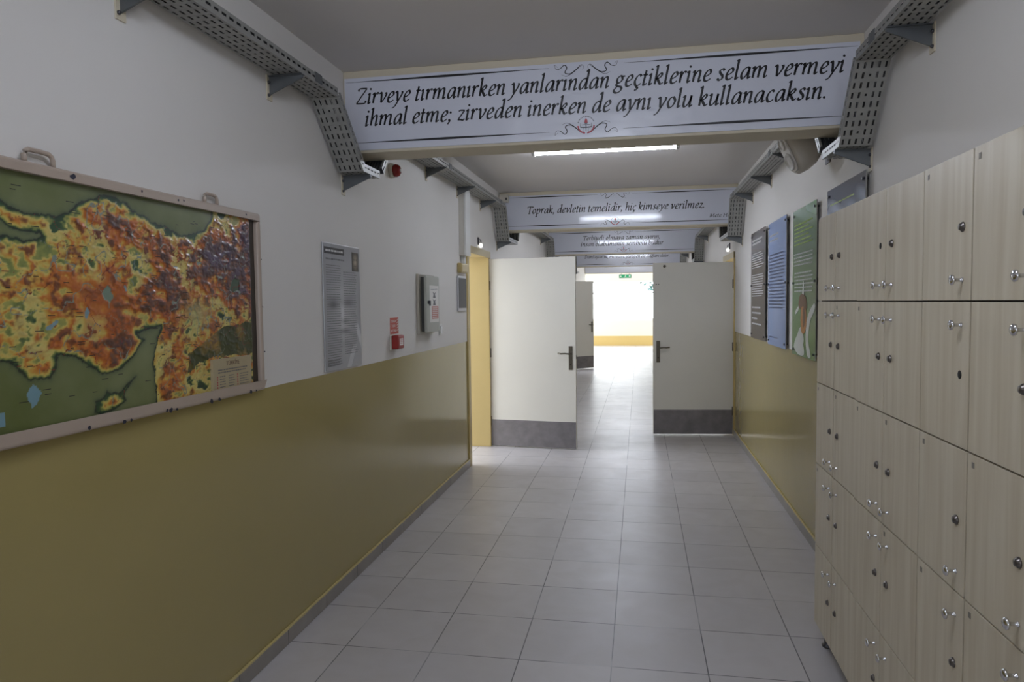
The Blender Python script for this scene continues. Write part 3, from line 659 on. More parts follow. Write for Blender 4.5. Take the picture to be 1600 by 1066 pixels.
# ================================================================ relief map on the left wall
NORTH = [(1.20, 1.84), (1.36, 1.83), (1.489, 1.843), (1.517, 1.833), (1.554, 1.815), (1.604, 1.808), (1.641, 1.81), (1.685, 1.804), (1.717, 1.822), (1.776, 1.863), (1.841, 1.887), (1.881, 1.893), (1.951, 1.882), (1.994, 1.856), (2.022, 1.855), (2.057, 1.836), (2.106, 1.828), (2.157, 1.813), (2.21, 1.808), (2.279, 1.818), (2.327, 1.837), (2.373, 1.879), (2.395, 1.98)]
MARM = [(1.40, 1.765), (1.486, 1.777), (1.514, 1.784), (1.542, 1.771), (1.581, 1.762), (1.633, 1.765), (1.637, 1.75), (1.584, 1.736), (1.53, 1.74), (1.483, 1.731), (1.40, 1.74)]
SOUTH = [(1.20, 1.55), (1.40, 1.46), (1.459, 1.437), (1.493, 1.423), (1.519, 1.421), (1.541, 1.407), (1.558, 1.385), (1.581, 1.368), (1.605, 1.364), (1.646, 1.365), (1.66, 1.388), (1.665, 1.421), (1.708, 1.42), (1.751, 1.406), (1.785, 1.38), (1.82, 1.356), (1.857, 1.359), (1.91, 1.373), (1.945, 1.4), (1.96, 1.413), (1.999, 1.451), (1.97, 1.474), (2.007, 1.479), (2.086, 1.496), (2.049, 1.403), (2.044, 1.363), (2.048, 1.262), (2.047, 1.15)]
CYP = [(1.789, 1.242), (1.793, 1.269), (1.827, 1.278), (1.838, 1.295), (1.885, 1.289), (1.955, 1.325), (1.905, 1.282), (1.91, 1.259), (1.863, 1.244), (1.819, 1.233)]
VAN = [(2.49, 1.649), (2.511, 1.666), (2.546, 1.659), (2.539, 1.618), (2.501, 1.606), (2.478, 1.617)]
TUZ = [(1.837, 1.599), (1.859, 1.625), (1.877, 1.59), (1.863, 1.574), (1.843, 1.582)]
SYR = [(2.097, 1.496), (2.206, 1.556), (2.276, 1.57), (2.451, 1.55), (2.503, 1.522), (2.70, 1.486), (2.70, 1.15), (2.046, 1.15), (2.049, 1.403)]
DES = [(2.219, 1.384), (2.392, 1.463), (2.587, 1.488), (2.70, 1.477), (2.70, 1.35), (2.361, 1.361), (2.274, 1.343), (2.214, 1.312)]
BLOB = [(1.59, 1.349), (1.618, 1.324), (1.588, 1.284), (1.56, 1.324)]
def inside(poly, X, Y):
    r = np.zeros(X.shape, bool); n = len(poly)
    for i in range(n):
        (x0, y0), (x1, y1) = poly[i], poly[(i + 1) % n]
        if y0 == y1: continue
        c = ((y0 > Y) != (y1 > Y)) & (X < (x1 - x0) * (Y - y0) / (y1 - y0) + x0)
        r ^= c
    return r
def dist(poly, X, Y, closed=False):
    d = np.full(X.shape, 9.0); n = len(poly)
    for i in range(n if closed else n - 1):
        ax, ay = poly[i]; bx, by = poly[(i + 1) % n]; ux, uy = bx - ax, by - ay; L = ux * ux + uy * uy + 1e-12
        t = np.clip(((X - ax) * ux + (Y - ay) * uy) / L, 0, 1); d = np.minimum(d, np.hypot(X - ax - t * ux, Y - ay - t * uy))
    return d
def npnoise(X, Y, sc, oct_=4, seed=0.0, ridged=False):
    f = np.empty(X.size); xs = X.ravel() * sc; ys = Y.ravel() * sc
    for i in range(X.size):
        p = (xs[i], ys[i], seed); f[i] = noise.fractal(p, .9, 2.0, oct_)
    f = f.reshape(X.shape)
    return 1 - np.abs(f) * 2 if ridged else f
def ramp(t, stops):
    xs = [s[0] for s in stops]
    return np.stack([np.interp(t, xs, [s[1][k] for s in stops]) for k in range(3)], -1)

MY0, MY1, MZ0, MZ1 = 1.33, 2.738, 1.198, 1.940
mapr = tag(empty('relief_map', (XL, (MY0 + MY1) / 2, MZ0)), 'large framed colour relief map hanging on the left wall', 'wall map')
NA, NB = 430, 250
ax_ = np.linspace(1.36, 2.660, NA); bz_ = np.linspace(1.222, 1.915, NB); AX, BZ = np.meshgrid(ax_, bz_)
n1 = npnoise(AX, BZ, 9, 5, 1.3); n2 = npnoise(AX, BZ, 26, 4, 5.1); n3 = npnoise(AX, BZ * 1.5, 15, 4, 9.7, True); n4 = npnoise(AX, BZ, 60, 3, 2.2); n5 = npnoise(AX, BZ, 4, 2, 7.7)
wx, wz = AX + n2 * .008 + n4 * .004, BZ + n1 * .008 + n4 * .004
sea_n = inside(NORTH + [(2.39, 2.2), (1.2, 2.2)], wx, wz); sea_s = inside(SOUTH + [(1.2, 1.0)], wx, wz); sea_m = inside(MARM, wx, wz)
isl = inside(CYP, wx, wz); syr = inside(SYR, wx, wz); des = inside(DES, wx, wz); van = inside(VAN, AX, BZ); tuz = inside(TUZ, wx, wz)
sea = (sea_n | sea_s | sea_m) & ~isl
dc = np.minimum(np.minimum(dist(NORTH, wx, wz), dist(SOUTH, wx, wz)), np.minimum(dist(MARM, wx, wz, True), dist(CYP, wx, wz, True)))
east = np.clip((AX - 1.95) / .6, 0, 1)
pont = np.exp(-((BZ - (1.80 - .0 * AX)) / .05) ** 2); taur = np.exp(-((BZ - 1.44 - .25 * np.clip(AX - 1.8, 0, 1)) / .06) ** 2)
elev = .24 + .30 * (n3 - .45) + .22 * n1 + .15 * n2
for cy, cz, ry, rz, h in ((1.85, 1.80, .13, .06, .26), (2.08, 1.76, .12, .05, .20), (1.86, 1.56, .14, .12, .24), (1.78, 1.44, .10, .07, .22), (1.92, 1.45, .07, .06, .22), (1.62, 1.44, .06, .06, .20),
                         (2.15, 1.64, .10, .09, .36), (2.30, 1.72, .10, .07, .52), (2.47, 1.74, .12, .09, .58), (2.58, 1.62, .08, .10, .46), (2.42, 1.62, .10, .06, .34), (2.60, 1.84, .10, .06, .40), (2.06, 1.56, .05, .06, .24)):
    elev = elev + h * np.exp(-((AX - cy) / ry) ** 2 - ((BZ - cz) / rz) ** 2)
plateau = np.exp(-((AX - 1.83) / .11) ** 2 - ((BZ - 1.56) / .10) ** 2)
elev = elev * (1 - .6 * plateau) + .46 * .6 * plateau

elev = np.maximum(elev, .05 + .10 * np.clip(n1 + .6, 0, 1)) * np.clip(dc / .028, .0, 1)
elev = np.where(syr, .12 + .30 * n3 * np.clip(dc / .05, 0, 1) + .18 * n1 + .20 * np.exp(-((AX - 2.10) / .05) ** 2), elev)
elev = np.clip(elev + .0, 0, 1.1)
land = ramp(elev, [(0, (.014, .042, .022)), (.05, (.03, .075, .03)), (.10, (.24, .27, .07)), (.18, (.56, .45, .12)), (.27, (.56, .33, .055)), (.38, (.50, .165, .026)),
                   (.54, (.40, .10, .02)), (.66, (.19, .075, .03)), (.84, (.095, .055, .075)), (1.1, (.12, .09, .15))])
spots = (np.clip((n2 - .10) * 5, 0, 1) * np.clip((elev - .24) * 8, 0, 1) * (1 - .75 * plateau))[..., None]
land = land * (1 - .72 * spots) + np.array((.075, .035, .025)) * .72 * spots
veins = (np.clip((-n1 - .18) * 5, 0, 1) * (elev > .12) * (elev < .5) * (1 - .6 * plateau))[..., None]
land = land * (1 - .7 * veins) + np.array((.60, .52, .17)) * .7 * veins
pale = np.clip(np.exp(-((AX - 2.27) / .07) ** 2 - ((BZ - 1.52) / .05) ** 2), 0, 1)[..., None]
land = land * (1 - .7 * pale) + np.array((.42, .46, .20)) * .7 * pale
land = np.where(des[..., None], np.array((.05, .06, .02)) + np.clip(n1, 0, 1)[..., None] * np.array((.45, .22, .03)), land)
purple = (np.clip(n5 * 1.4 + n1 * .5, 0, .65) * np.clip((AX - 2.15) / .25, 0, 1) * (elev > .45))[..., None]
land = land * (1 - purple) + np.array((.045, .028, .075)) * purple
seac = np.array((.150, .175, .070)) + ((n5 + n1 * .6) * .035)[..., None] * np.array((1, 1, .8)); shelf = np.exp(-dc / .007)[..., None]
seac = seac * (1 - .8 * shelf) + np.array((.018, .045, .035)) * .8 * shelf
colr = np.where(sea[..., None], seac, land)
lake = (van | tuz)
for cy, cz, ry, rz, an in ((1.655, 1.505, .022, .008, .6), (1.775, 1.535, .008, .020, -.2), (1.93, 1.615, .006, .012, .2), (2.06, 1.47, .016, .010, .3)):
    ca, sa_ = math.cos(an), math.sin(an); du, dv = (wx - cy) * ca + (wz - cz) * sa_, -(wx - cy) * sa_ + (wz - cz) * ca
    land = np.where(((du / ry) ** 2 + (dv / rz) ** 2 < 1)[..., None], np.array((.20, .30, .33)), land); colr = np.where(sea[..., None], colr, land)
colr = np.where(van[..., None], np.array((.06, .10, .06)), colr); colr = np.where(tuz[..., None], np.array((.17, .23, .17)), colr)
blob = inside(BLOB, wx, wz); colr = np.where(blob[..., None], np.array((.17, .30, .35)), colr)
coast = (dc < .0022)[..., None]; colr = np.where(coast, np.array((.02, .03, .02)), colr)
riv = (np.abs(npnoise(AX, BZ, 7, 3, 21.)) < .012) & ~sea & (dc > .01); colr = np.where(riv[..., None], np.array((.20, .24, .20)), colr)
road = (np.abs(npnoise(AX, BZ, 5, 3, 33.)) < .006) & ~sea; colr = np.where(road[..., None], np.array((.20, .035, .02)), colr)
colr = np.where((AX > 2.624)[..., None], np.array((.028, .018, .011)), colr)        # dark backing strip beside the sheet
relief = np.where(sea | lake | (AX > 2.624), 0, np.clip(elev, 0, .6) * .0034 * np.clip(.5 + n3, 0, 1.5) * (1 - .5 * plateau)) + np.where(AX > 2.624, -.002, 0)
PM = left_wall(-1.585)
picture('map_sheet', PM, 1.36, 2.708, 1.226, 1.912, NA, NB, lambda A, B: colr, attr_mat('glossy relief print', .34, .30), mapr, 0, relief)
bx = MB().box((XL + .002, MY0 + .02, MZ0 + .02), (-1.588, MY1 - .02, MZ1 - .02)); bx.build('backing_board', pmat('brown hardboard', (.03, .02, .013), .6), mapr)
fw = .031; fb = MB()
def rail(p, q, w):                         # rounded bar with a half-round face
    fb.box(p, q)
fb.box((XL + .001, MY0, MZ1 - fw), (-1.566, MY1, MZ1)); fb.box((XL + .001, MY0, MZ0), (-1.566, MY1, MZ0 + fw))
fb.box((XL + .001, MY0, MZ0 + fw), (-1.566, MY0 + fw, MZ1 - fw)); fb.box((XL + .001, MY1 - fw + .006, MZ0 + fw), (-1.566, MY1, MZ1 - fw))
fb.build('frame', M_ENAMEL, mapr, bevel=.011, seg=3)
for ya, yb in ((1.600, 1.692), (2.375, 2.452)):
    z = MZ1 - .004; xx = -1.582; hb = MB()
    hb.tube([(xx, ya, z), (xx, ya, z + .022), (xx, ya + .004, z + .031), (xx, ya + .014, z + .037), (xx, (ya + yb) / 2, z + .038), (xx, yb - .014, z + .037), (xx, yb - .004, z + .031), (xx, yb, z + .022), (xx, yb, z)], .0068)
    hb.build('hanger_loop', M_ENAMEL, mapr)
PC = left_wall(-1.5655); rnd = random.Random(5)
for cy, cz, r in ((1.742, 1.922, .012), (2.02, 1.926, .006), (2.20, 1.922, .007), (2.23, 1.924, .006), (2.625, 1.924, .006), (2.73, 1.75, .004), (2.73, 1.55, .005), (2.733, 1.36, .006), (2.10, 1.206, .008), (1.76, 1.208, .008), (2.12, 1.204, .012), (2.15, 1.203, .009), (2.35, 1.203, .013), (2.40, 1.202, .010), (2.62, 1.203, .012), (2.66, 1.203, .007), (1.90, 1.202, .010), (1.93, 1.202, .007)):
    chips = MB(); flat(chips, PC, [(cy + r * rnd.uniform(.5, 1.1) * math.cos(t), cz + r * rnd.uniform(.4, .9) * math.sin(t)) for t in [2 * math.pi * i / 9 for i in range(9)]], .0002)
    chips.build('paint_chip', pmat('bare dark metal', (.02, .022, .04), .5), mapr)
lg = MB(); LP = Plane2((-1.572, 2.375, 1.235), (0, 1, 0), (0, 0, 1)); slab(lg, LP, 0, 0, .262, .118, -.012, 0); lgo = lg.build('legend_panel', pmat('cream legend paper', (.42, .35, .215), .35, var=.08, vscale=20), mapr)
sans('lettering', 'TÜRKİYE', LP, .131, .098, .022, .0004, pmat('brown print', (.10, .05, .03), .5), lgo)
lt = MB(); dashes(lt, LP, .03, .235, .078, .010, 2, .004, .0006, .1, 4); dashes(lt, LP, .04, .085, .052, .010, 5, .003, .0006, .3, 5); dashes(lt, LP, .10, .145, .052, .010, 5, .003, .0006, .3, 6); dashes(lt, LP, .175, .245, .052, .010, 5, .003, .0006, .3, 7)
lt.build('lettering', M_GREYINK, lgo)
for k in range(5):
    for a in (.025, .160):
        ld = MB(); disc(ld, LP, a, .050 - k * .010, .0035, .0006); ld.build('legend_symbol', M_RED, lgo)
tk = MB(); rnd = random.Random(11)                              # the tiny place names
for k in range(150):
    a, b = rnd.uniform(1.5, 2.62), rnd.uniform(1.30, 1.88); w = rnd.uniform(.012, .03)
    if a > 2.36 and b < 1.36: continue
    flat(tk, PM, [(a, b), (a + w, b), (a + w, b + .0022), (a, b + .0022)], .0125)
tk.build('lettering', M_INK, mapr)
bt = MB(); slab(bt, PM, 1.42, 1.256, 1.507, 1.292, .0004, .0012); bt.build('blue_inset', pmat('pale blue print', (.17, .30, .36), .35), mapr)

# ================================================================ silver poster on the left wall
po = tag(empty('poster_board', (XL, 3.61, 1.205)), 'tall silver board with a ghosted portrait and two columns of small print', 'poster')
PA, PB, QA, QB = 3.372, 3.852, 1.205, 1.878
sb = MB(); pp = left_wall(-1.592); slab(sb, pp, PA, QA, PB, QB, -.0075, -.0005); sb.build('board', pmat('brushed aluminium', (.45, .45, .46), .28, metal=.8), po, bevel=.002)
def face(A, B):
    u = (A - PA) / (PB - PA); v = (B - QA) / (QB - QA)
    g = lambda cu, cv, su, sv: np.exp(-((u - cu) / su) ** 2 - ((v - cv) / sv) ** 2)
    t = .40 + .05 * u
    t = t + .20 * g(.50, .46, .34, .30) - .30 * g(.24, .52, .13, .035) - .30 * g(.62, .535, .17, .035) - .10 * g(.26, .57, .16, .02) - .10 * g(.64, .59, .18, .02)
    t = t + .13 * g(.47, .46, .06, .12) - .22 * g(.53, .385, .10, .018) - .24 * g(.52, .305, .17, .02) - .06 * g(.52, .20, .25, .03)
    t = t - .15 * np.clip((u - .82) * 4, 0, 1) * np.clip((v - .2) * 4, 0, 1) * np.clip((.8 - v) * 4, 0, 1) - .10 * np.clip((v - .78) * 5, 0, 1) * (u > .2) * .6
    t = np.where((u + v * .9 > 1.12) & (u + v * .9 < 1.22) & (v < .36), t + .2, t); t = np.where((v < .18) & (np.abs(u - .62 - v) < .06), t + .18, t)
    return np.stack([t * .92, t * .93, t * .98], -1)
picture('portrait_print', pp, PA + .003, PB - .003, QA + .003, QB - .003, 70, 120, face, attr_mat('silvery print', .26, .3), po, .0003)
tb = MB(); slab(tb, pp, PA + .015, 1.822, PA + .26, 1.856, .0004, .0010); tbo = tb.build('title_bar', M_INK, po)
tt = MB(); dashes(tt, pp, PA + .03, PA + .245, 1.844, .02, 1, .010, .0014, .0, 3, .8); tt.build('lettering', pmat('pale print', (.55, .55, .55), .5), tbo)
tx = MB(); dashes(tx, pp, PA + .03, PA + .26, 1.800, .02, 1, .009, .001, 0, 8)
dashes(tx, pp, PA + .03, PA + .215, 1.765, .0128, 42, .0040, .001, .12, 9); dashes(tx, pp, PA + .245, PA + .43, 1.735, .0128, 36, .0040, .001, .16, 10); dashes(tx, pp, PA + .03, PA + .20, 1.262, .0128, 3, .005, .001, .3, 12)
tx.build('lettering', pmat('mid grey print', (.13, .13, .14), .5), po)
def sepia(A, B):
    u = (A - PA) / (PB - PA); u = (u - .76) / .20; v = (B - 1.745) / .10
    g = lambda cu, cv, su, sv: np.exp(-((u - cu) / su) ** 2 - ((v - cv) / sv) ** 2)
    t = .03 + .40 * g(.50, .50, .30, .38) - .22 * g(.36, .62, .10, .06) - .22 * g(.64, .62, .10, .06) + .10 * g(.5, .48, .06, .14) - .18 * g(.5, .28, .16, .05)
    t = np.clip(t, .01, 1); return np.stack([t, t * .82, t * .58], -1)
picture('photo_inset', pp, PA + .365, PA + .458, 1.742, 1.848, 28, 32, sepia, attr_mat('sepia print', .3), po, .0009)

# ================================================================ small things on the left wall
LW = left_wall(XL)
# fire alarm notice
fs = tag(empty('alarm_sign', (XL, 4.43, 1.36)), 'small red notice with white lettering above the fire alarm box', 'sign')
s = MB(); slab(s, LW, 4.352, 1.358, 4.510, 1.466, .0005, .002); s.build('plate', pmat('red sign film', (.50, .075, .05), .4), fs)
M_PW = pmat('white print', (.75, .73, .70), .5)
for k, t in enumerate(('YANGIN', 'İHBAR', 'BUTONU')): sans('lettering', t, LW, 4.415, 1.441 - k * .031, .025, .0023, M_PW, fs)
q = MB()
for k in range(5): flat(q, LW, [(4.478, 1.375 + k * .017), (4.506, 1.384 + k * .017), (4.506, 1.391 + k * .017), (4.478, 1.381 + k * .017)], .0023)
q.build('flame_symbol', M_PW, fs)
cp = tag(empty('call_point', (XL, 4.40, 1.25)), 'red fire alarm call point box with a white label', 'fire alarm')
MB().box((XL + .0005, 4.335, 1.252), (XL + .014, 4.455, 1.352)).build('back_plate', pmat('cream plastic', (.62, .58, .50), .4), cp, .004)
MB().box((XL + .014, 4.335, 1.262), (XL + .062, 4.450, 1.352)).build('body', pmat('red plastic', (.30, .02, .015), .35), cp, .008)
cl = left_wall(XL + .0622); s = MB(); slab(s, cl, 4.360, 1.285, 4.425, 1.33, 0, .001); s.build('label_panel', M_PW, cp)
s = MB(); dashes(s, cl, 4.368, 4.418, 1.322, .011, 3, .004, .0014, .2, 3); s.build('lettering', M_RED, cp)
# alarm sounder by the first beam
sn = tag(empty('alarm_sounder', (XL, 4.42, 2.42)), 'round red fire alarm sounder on pale base below the first beam', 'fire alarm')
s = MB(); s.lathe([(.0005, .047), (.022, .047), (.026, .044)], (XL, 4.425, 2.425), (1, 0, 0), 24); s.build('base', pmat('cream plastic', (.62, .58, .50), .4), sn)
s = MB(); s.lathe([(.026, .040), (.040, .042), (.058, .036), (.068, .022), (.071, .001)], (XL, 4.425, 2.425), (1, 0, 0), 24); s.build('dome', pmat('red gloss plastic', (.22, .012, .012), .15), sn)
s = MB(); s.lathe([(.058, .010), (.074, .010), (.076, .004)], (XL, 4.425, 2.425), (1, 0, 0), 12); s.build('beacon', M_PW, sn)
# electrical panel
ep = tag(empty('electrical_panel', (XL, 5.02, 1.33)), 'grey metal electrical panel with warning paper, left wall', 'electrical panel')
M_PANEL = pmat('grey green panel enamel', (.40, .41, .365), .4)
MB().box((XL + .0005, 4.910, 1.332), (XL + .022, 5.300, 1.772)).build('back_box', pmat('beige panel rim', (.46, .43, .36), .5), ep, .003)
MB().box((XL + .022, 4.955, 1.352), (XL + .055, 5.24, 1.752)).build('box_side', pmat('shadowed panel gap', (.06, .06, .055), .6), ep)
MB().box((XL + .050, 4.930, 1.340), (XL + .072, 5.265, 1.762)).build('door', M_PANEL, ep, .010)
s = MB(); s.lathe([(.072, .013), (.080, .013), (.088, .008)], (XL, 4.968, 1.565), (1, 0, 0), 14); s.box((XL + .082, 4.962, 1.54), (XL + .092, 4.974, 1.578)); s.build('latch', M_SCREW, ep)
nt_ = tag(empty('warning_notice', (XL + .072, 5.12, 1.42)), 'white paper notice with black figures and red block, stuck on the electrical panel', 'notice')
cl = left_wall(XL + .0722); s = MB(); slab(s, cl, 5.005, 1.415, 5.240, 1.690, .0003, .001); s.build('paper', M_PW, nt_)
s = MB()
for cy in (1.62, 1.565):
    flat(s, cl, [(5.085, cy - .022), (5.16, cy - .022), (5.14, cy + .006), (5.17, cy + .024), (5.125, cy + .012), (5.085, cy + .026), (5.103, cy + .002)], .0014)
dashes(s, cl, 5.03, 5.22, 1.672, .01, 2, .003, .0014, .05, 2); s.build('black_print', M_GREYINK, nt_)
s = MB(); slab(s, cl, 5.055, 1.440, 5.225, 1.535, .0011, .0014); s.build('red_block', pmat('faded red print', (.48, .16, .14), .5), nt_)
s = MB(); dashes(s, cl, 5.07, 5.21, 1.525, .014, 6, .006, .0018, .2, 14); s.build('lettering', M_PW, nt_)
# switch
sw = tag(empty('light_switch', (XL, 5.51, 1.34)), 'white light switch right of the electrical panel', 'light switch')
MB().box((XL + .0005, 5.47, 1.300), (XL + .010, 5.555, 1.385)).build('plate', M_WHITEP, sw, .004)
MB().box((XL + .010, 5.485, 1.314), (XL + .017, 5.54, 1.371)).build('rocker', pmat('white gloss plastic', (.86, .86, .85), .25), sw, .003)
# dark display in pale rounded frame
bp_ = tag(empty('wall_display', (XL, 6.21, 1.48)), 'dark glass panel in a pale rounded frame beside the yellow door frame', 'display panel')
MB().box((XL + .0005, 6.065, 1.482), (XL + .016, 6.355, 1.800)).build('frame', pmat('silver plastic', (.48, .48, .50), .35), bp_, .007)
MB().box((XL + .016, 6.078, 1.512), (XL + .018, 6.342, 1.782)).build('screen', pmat('slate glass', (.030, .032, .042), .4, spec=.25), bp_)
# cable trunking and the little bell box under it
tr = tag(empty('cable_trunking', (XL, 6.25, 1.98)), 'white vertical cable trunking running from tray down beside the yellow doorway', 'cable trunking')
MB().box((XL + .0005, 6.175, 1.985), (XL + .050, 6.335, 2.582)).build('channel', pmat('cream trunking', (.60, .575, .51), .45), tr, .002)
MB().box((XL + .050, 6.172, 1.985), (XL + .068, 6.338, 2.582)).build('cover', pmat('white trunking cover', (.74, .74, .71), .4), tr, .002)
MB().box((XL + .0005, 6.235, 1.918), (XL + .034, 6.285, 1.985)).build('lower_conduit', pmat('white trunking cover', (.74, .74, .71), .4), tr, .002)
bb = tag(empty('bell_box', (XL, 6.19, 1.82)), 'small brass coloured box on the wall above the dark glass panel', 'junction box')
MB().box((XL + .0005, 6.085, 1.828), (XL + .042, 6.325, 1.917)).build('body', pmat('brass paint', (.42, .32, .13), .35), bb, .010)
MB().box((XL + .0422, 6.10, 1.842), (XL + .047, 6.31, 1.904)).build('cover', pmat('pale brass paint', (.52, .42, .22), .35), bb, .004)
# lamps over the doors
def door_lamp(side, y, z, lab):
    xa = XL if side < 0 else XR; d = -side
    r = tag(empty('door_lamp', (xa, y, z)), lab, 'door lamp', 'small white bulbs over the classroom doors')
    s = MB(); s.box((xa + d * .0006, y - .026, z + .006), (xa + d * .010, y + .026, z + .082)); s.build('back_plate', M_INK, r, bevel=.003)
    s = MB(); s.tube([(xa + d * .010, y, z + .06), (xa + d * .028, y, z + .055), (xa + d * .030, y, z + .02)], .006); s.build('bracket', M_SCREW, r)
    s = MB(); s.lathe([(-.024, .001), (-.020, .012), (-.010, .020), (0, .021), (.010, .019), (.020, .013), (.026, .004)], (xa + d * .028, y, z - .002), (0, 0, 1), 18)
    s.build('bulb', pmat('white opal bulb', (.85, .85, .83), .2, emit=(1.0, .97, .9), estr=1.2), r)
door_lamp(-1, 6.94, 2.135, 'small black plate with white bulb above left yellow door frame')
door_lamp(1, 8.765, 2.155, 'small black plate with white bulb above the right door leaf')
# junction box above the second beam, left corner
jb = tag(empty('junction_box', (XL, 7.98, 2.74)), 'small cream junction box at top left corner of the second banner', 'junction box')
MB().box((XL + .01, 8.02, 2.715), (XL + .11, 8.0935, 2.80)).build('body', pmat('cream plastic', (.62, .58, .50), .4), jb, .004)
MB().box((XL + .085, 8.014, 2.735), (XL + .098, 8.0195, 2.765)).build('cable_entry', M_DARK, jb)

# ================================================================ acrylic information boards, right wall
def info_board(nm, y_far, y_near, z0, z1, fn, lab, texts, xf=1.043):
    r = tag(empty(nm, (XR, (y_far + y_near) / 2, z0)), lab, 'information board', 'acrylic boards on the right wall')
    P = right_wall(xf); a0, a1 = -y_far, -y_near
    s = MB(); slab(s, P, a0, z0, a1, z1, -.006, -.0003); s.build('acrylic_panel', pmat('acrylic edge', (.28, .27, .24), .2), r)
    picture('printed_face', P, a0, a1, z0, z1, 60, 84, lambda A, B: fn((A - a0) / (a1 - a0), (B - z0) / (z1 - z0)), attr_mat('acrylic print', .20, .15), r, 0)
    for a, b in ((a0 + .035, z1 - .035), (a1 - .035, z1 - .035), (a0 + .035, z0 + .035), (a1 - .035, z0 + .035), (a0 + .02, (z0 + z1) / 2), (a1 - .02, (z0 + z1) / 2)):
        k = MB(); k.lathe([(-.023, .007), (.0005, .007), (.004, .009), (.007, .007)], P(a, b, 0), P.n, 12); k.build('standoff_screw', M_SCREW, r)
    for nm2, mat, items in texts:
        t = MB()
        for it in items: dashes(t, P, a0 + it[0] * (a1 - a0), a0 + it[1] * (a1 - a0), z0 + it[2] * (z1 - z0), it[3], it[4], it[5], .001, it[6], it[7])
        t.build(nm2, mat, r)
    return r, P, a0, a1
def flatcol(c, var=.06, sc=3):
    c = np.array(c)
    def f(U, V):
        w = 1 + var * np.sin(U * sc * 2 + 1) * np.cos(V * sc * 3); return w[..., None] * c
    return f
M_PALE = pmat('pale print', (.55, .55, .55), .5)
M_LIME = pmat('lime print', (.36, .47, .12), .5)
M_NAVY = pmat('navy print', (.045, .06, .12), .5)
info_board('info_board', 6.985, 6.24, 1.20, 2.172, flatcol((.075, .052, .042), .3, 4), 'dark brown acrylic board with pale print, farthest of the row',
           [('heading', M_PALE, [(.1, .85, .93, .03, 2, .018, .2, 1)]), ('lettering', M_PALE, [(.08, .92, .80, .021, 7, .008, .2, 2), (.08, .92, .60, .021, 10, .009, .15, 3), (.1, .8, .30, .05, 4, .014, .5, 4)])])
def bluef(U, V):
    c = np.array((.25, .36, .64)) * (1.0 - .15 * U[..., None]) + .07 * np.exp(-((U - .5) / .35) ** 2 - ((V - .3) / .3) ** 2)[..., None]
    return c
info_board('info_board', 6.08, 5.365, 1.19, 2.166, bluef, 'light blue acrylic board with dark text, between brown and green boards',
           [('heading', M_PALE, [(.1, .7, .90, .04, 2, .012, .3, 5)]), ('lettering', M_NAVY, [(.08, .92, .74, .026, 17, .010, .12, 6)]), ('footer', M_NAVY, [(.08, .6, .07, .02, 1, .006, .1, 7)])])
def greenf(U, V):
    c = np.ones(U.shape + (3,)) * np.array((.085, .20, .045)) * (1 + .25 * np.sin(V * 5 + U * 2))[..., None]
    c = c + np.exp(-((V - .98) / .10) ** 2)[..., None] * np.array((.05, .08, .05))
    return c
gb, GP, ga, gb1 = info_board('info_board', 5.14, 4.492, 1.178, 2.150, greenf, 'green acrylic board with a white flower picture, beside the lockers',
           [('heading', M_LIME, [(.08, .9, .90, .026, 6, .009, .25, 8)]), ('lettering', M_PALE, [(.06, .95, .70, .024, 4, .009, .15, 9), (.1, .95, .57, .024, 6, .009, .2, 10)])])
def gpt(u, v): return (ga + u * (gb1 - ga), 1.178 + v * .972)
def petal(pts, mat, nm, d=.0012):
    t = MB(); sp_ = spline([gpt(*p) for p in pts], 6, True)[:-1]; flat(t, GP, sp_, d); t.build(nm, mat, gb)
M_PET = pmat('white petal print', (.62, .64, .60), .4); M_ORG = pmat('orange print', (.46, .20, .05), .4); M_BRN = pmat('brown bee print', (.16, .075, .03), .4)
petal([(.10, .06), (.30, .15), (.50, .10), (.56, .02), (.30, .01)], M_PET, 'petal'); petal([(.22, .10), (.40, .20), (.55, .12), (.45, .06)], M_PET, 'petal', .0014)
petal([(.70, .02), (.62, .14), (.70, .27), (.95, .36), (.98, .32), (.80, .24), (.74, .12), (.84, .02)], M_PET, 'petal')
petal([(.44, .17), (.40, .26), (.46, .36), (.62, .32), (.66, .22), (.56, .16)], M_ORG, 'bee_body', .0016)
petal([(.30, .36), (.40, .42), (.62, .40), (.66, .32), (.50, .34), (.36, .32)], M_BRN, 'bee_head', .0018)
petal([(.46, .42), (.50, .50), (.53, .50), (.54, .42)], M_PET, 'petal', .0016); petal([(.52, .20), (.60, .24), (.58, .34), (.50, .30)], M_BRN, 'bee_stripe', .0020)
petal([(.15, .30), (.30, .34), (.30, .31), (.16, .28)], M_PET, 'petal', .0016)
def slatef(U, V):
    k = np.clip((.945 - V) * 14 + .25 * np.sin(U * 9), 0, 1)[..., None]
    return np.array((.045, .05, .075)) * (1 - k) + k * np.array((.30, .34, .42)) * (.8 + .3 * np.sin(U * 17 + V * 40))[..., None]
info_board('info_board', 4.245, 3.563, 1.178, 2.156, slatef, 'dark slate acrylic board showing just above the locker tops', [('heading', M_LIME, [(.1, .8, .915, .03, 1, .008, .2, 11)])])

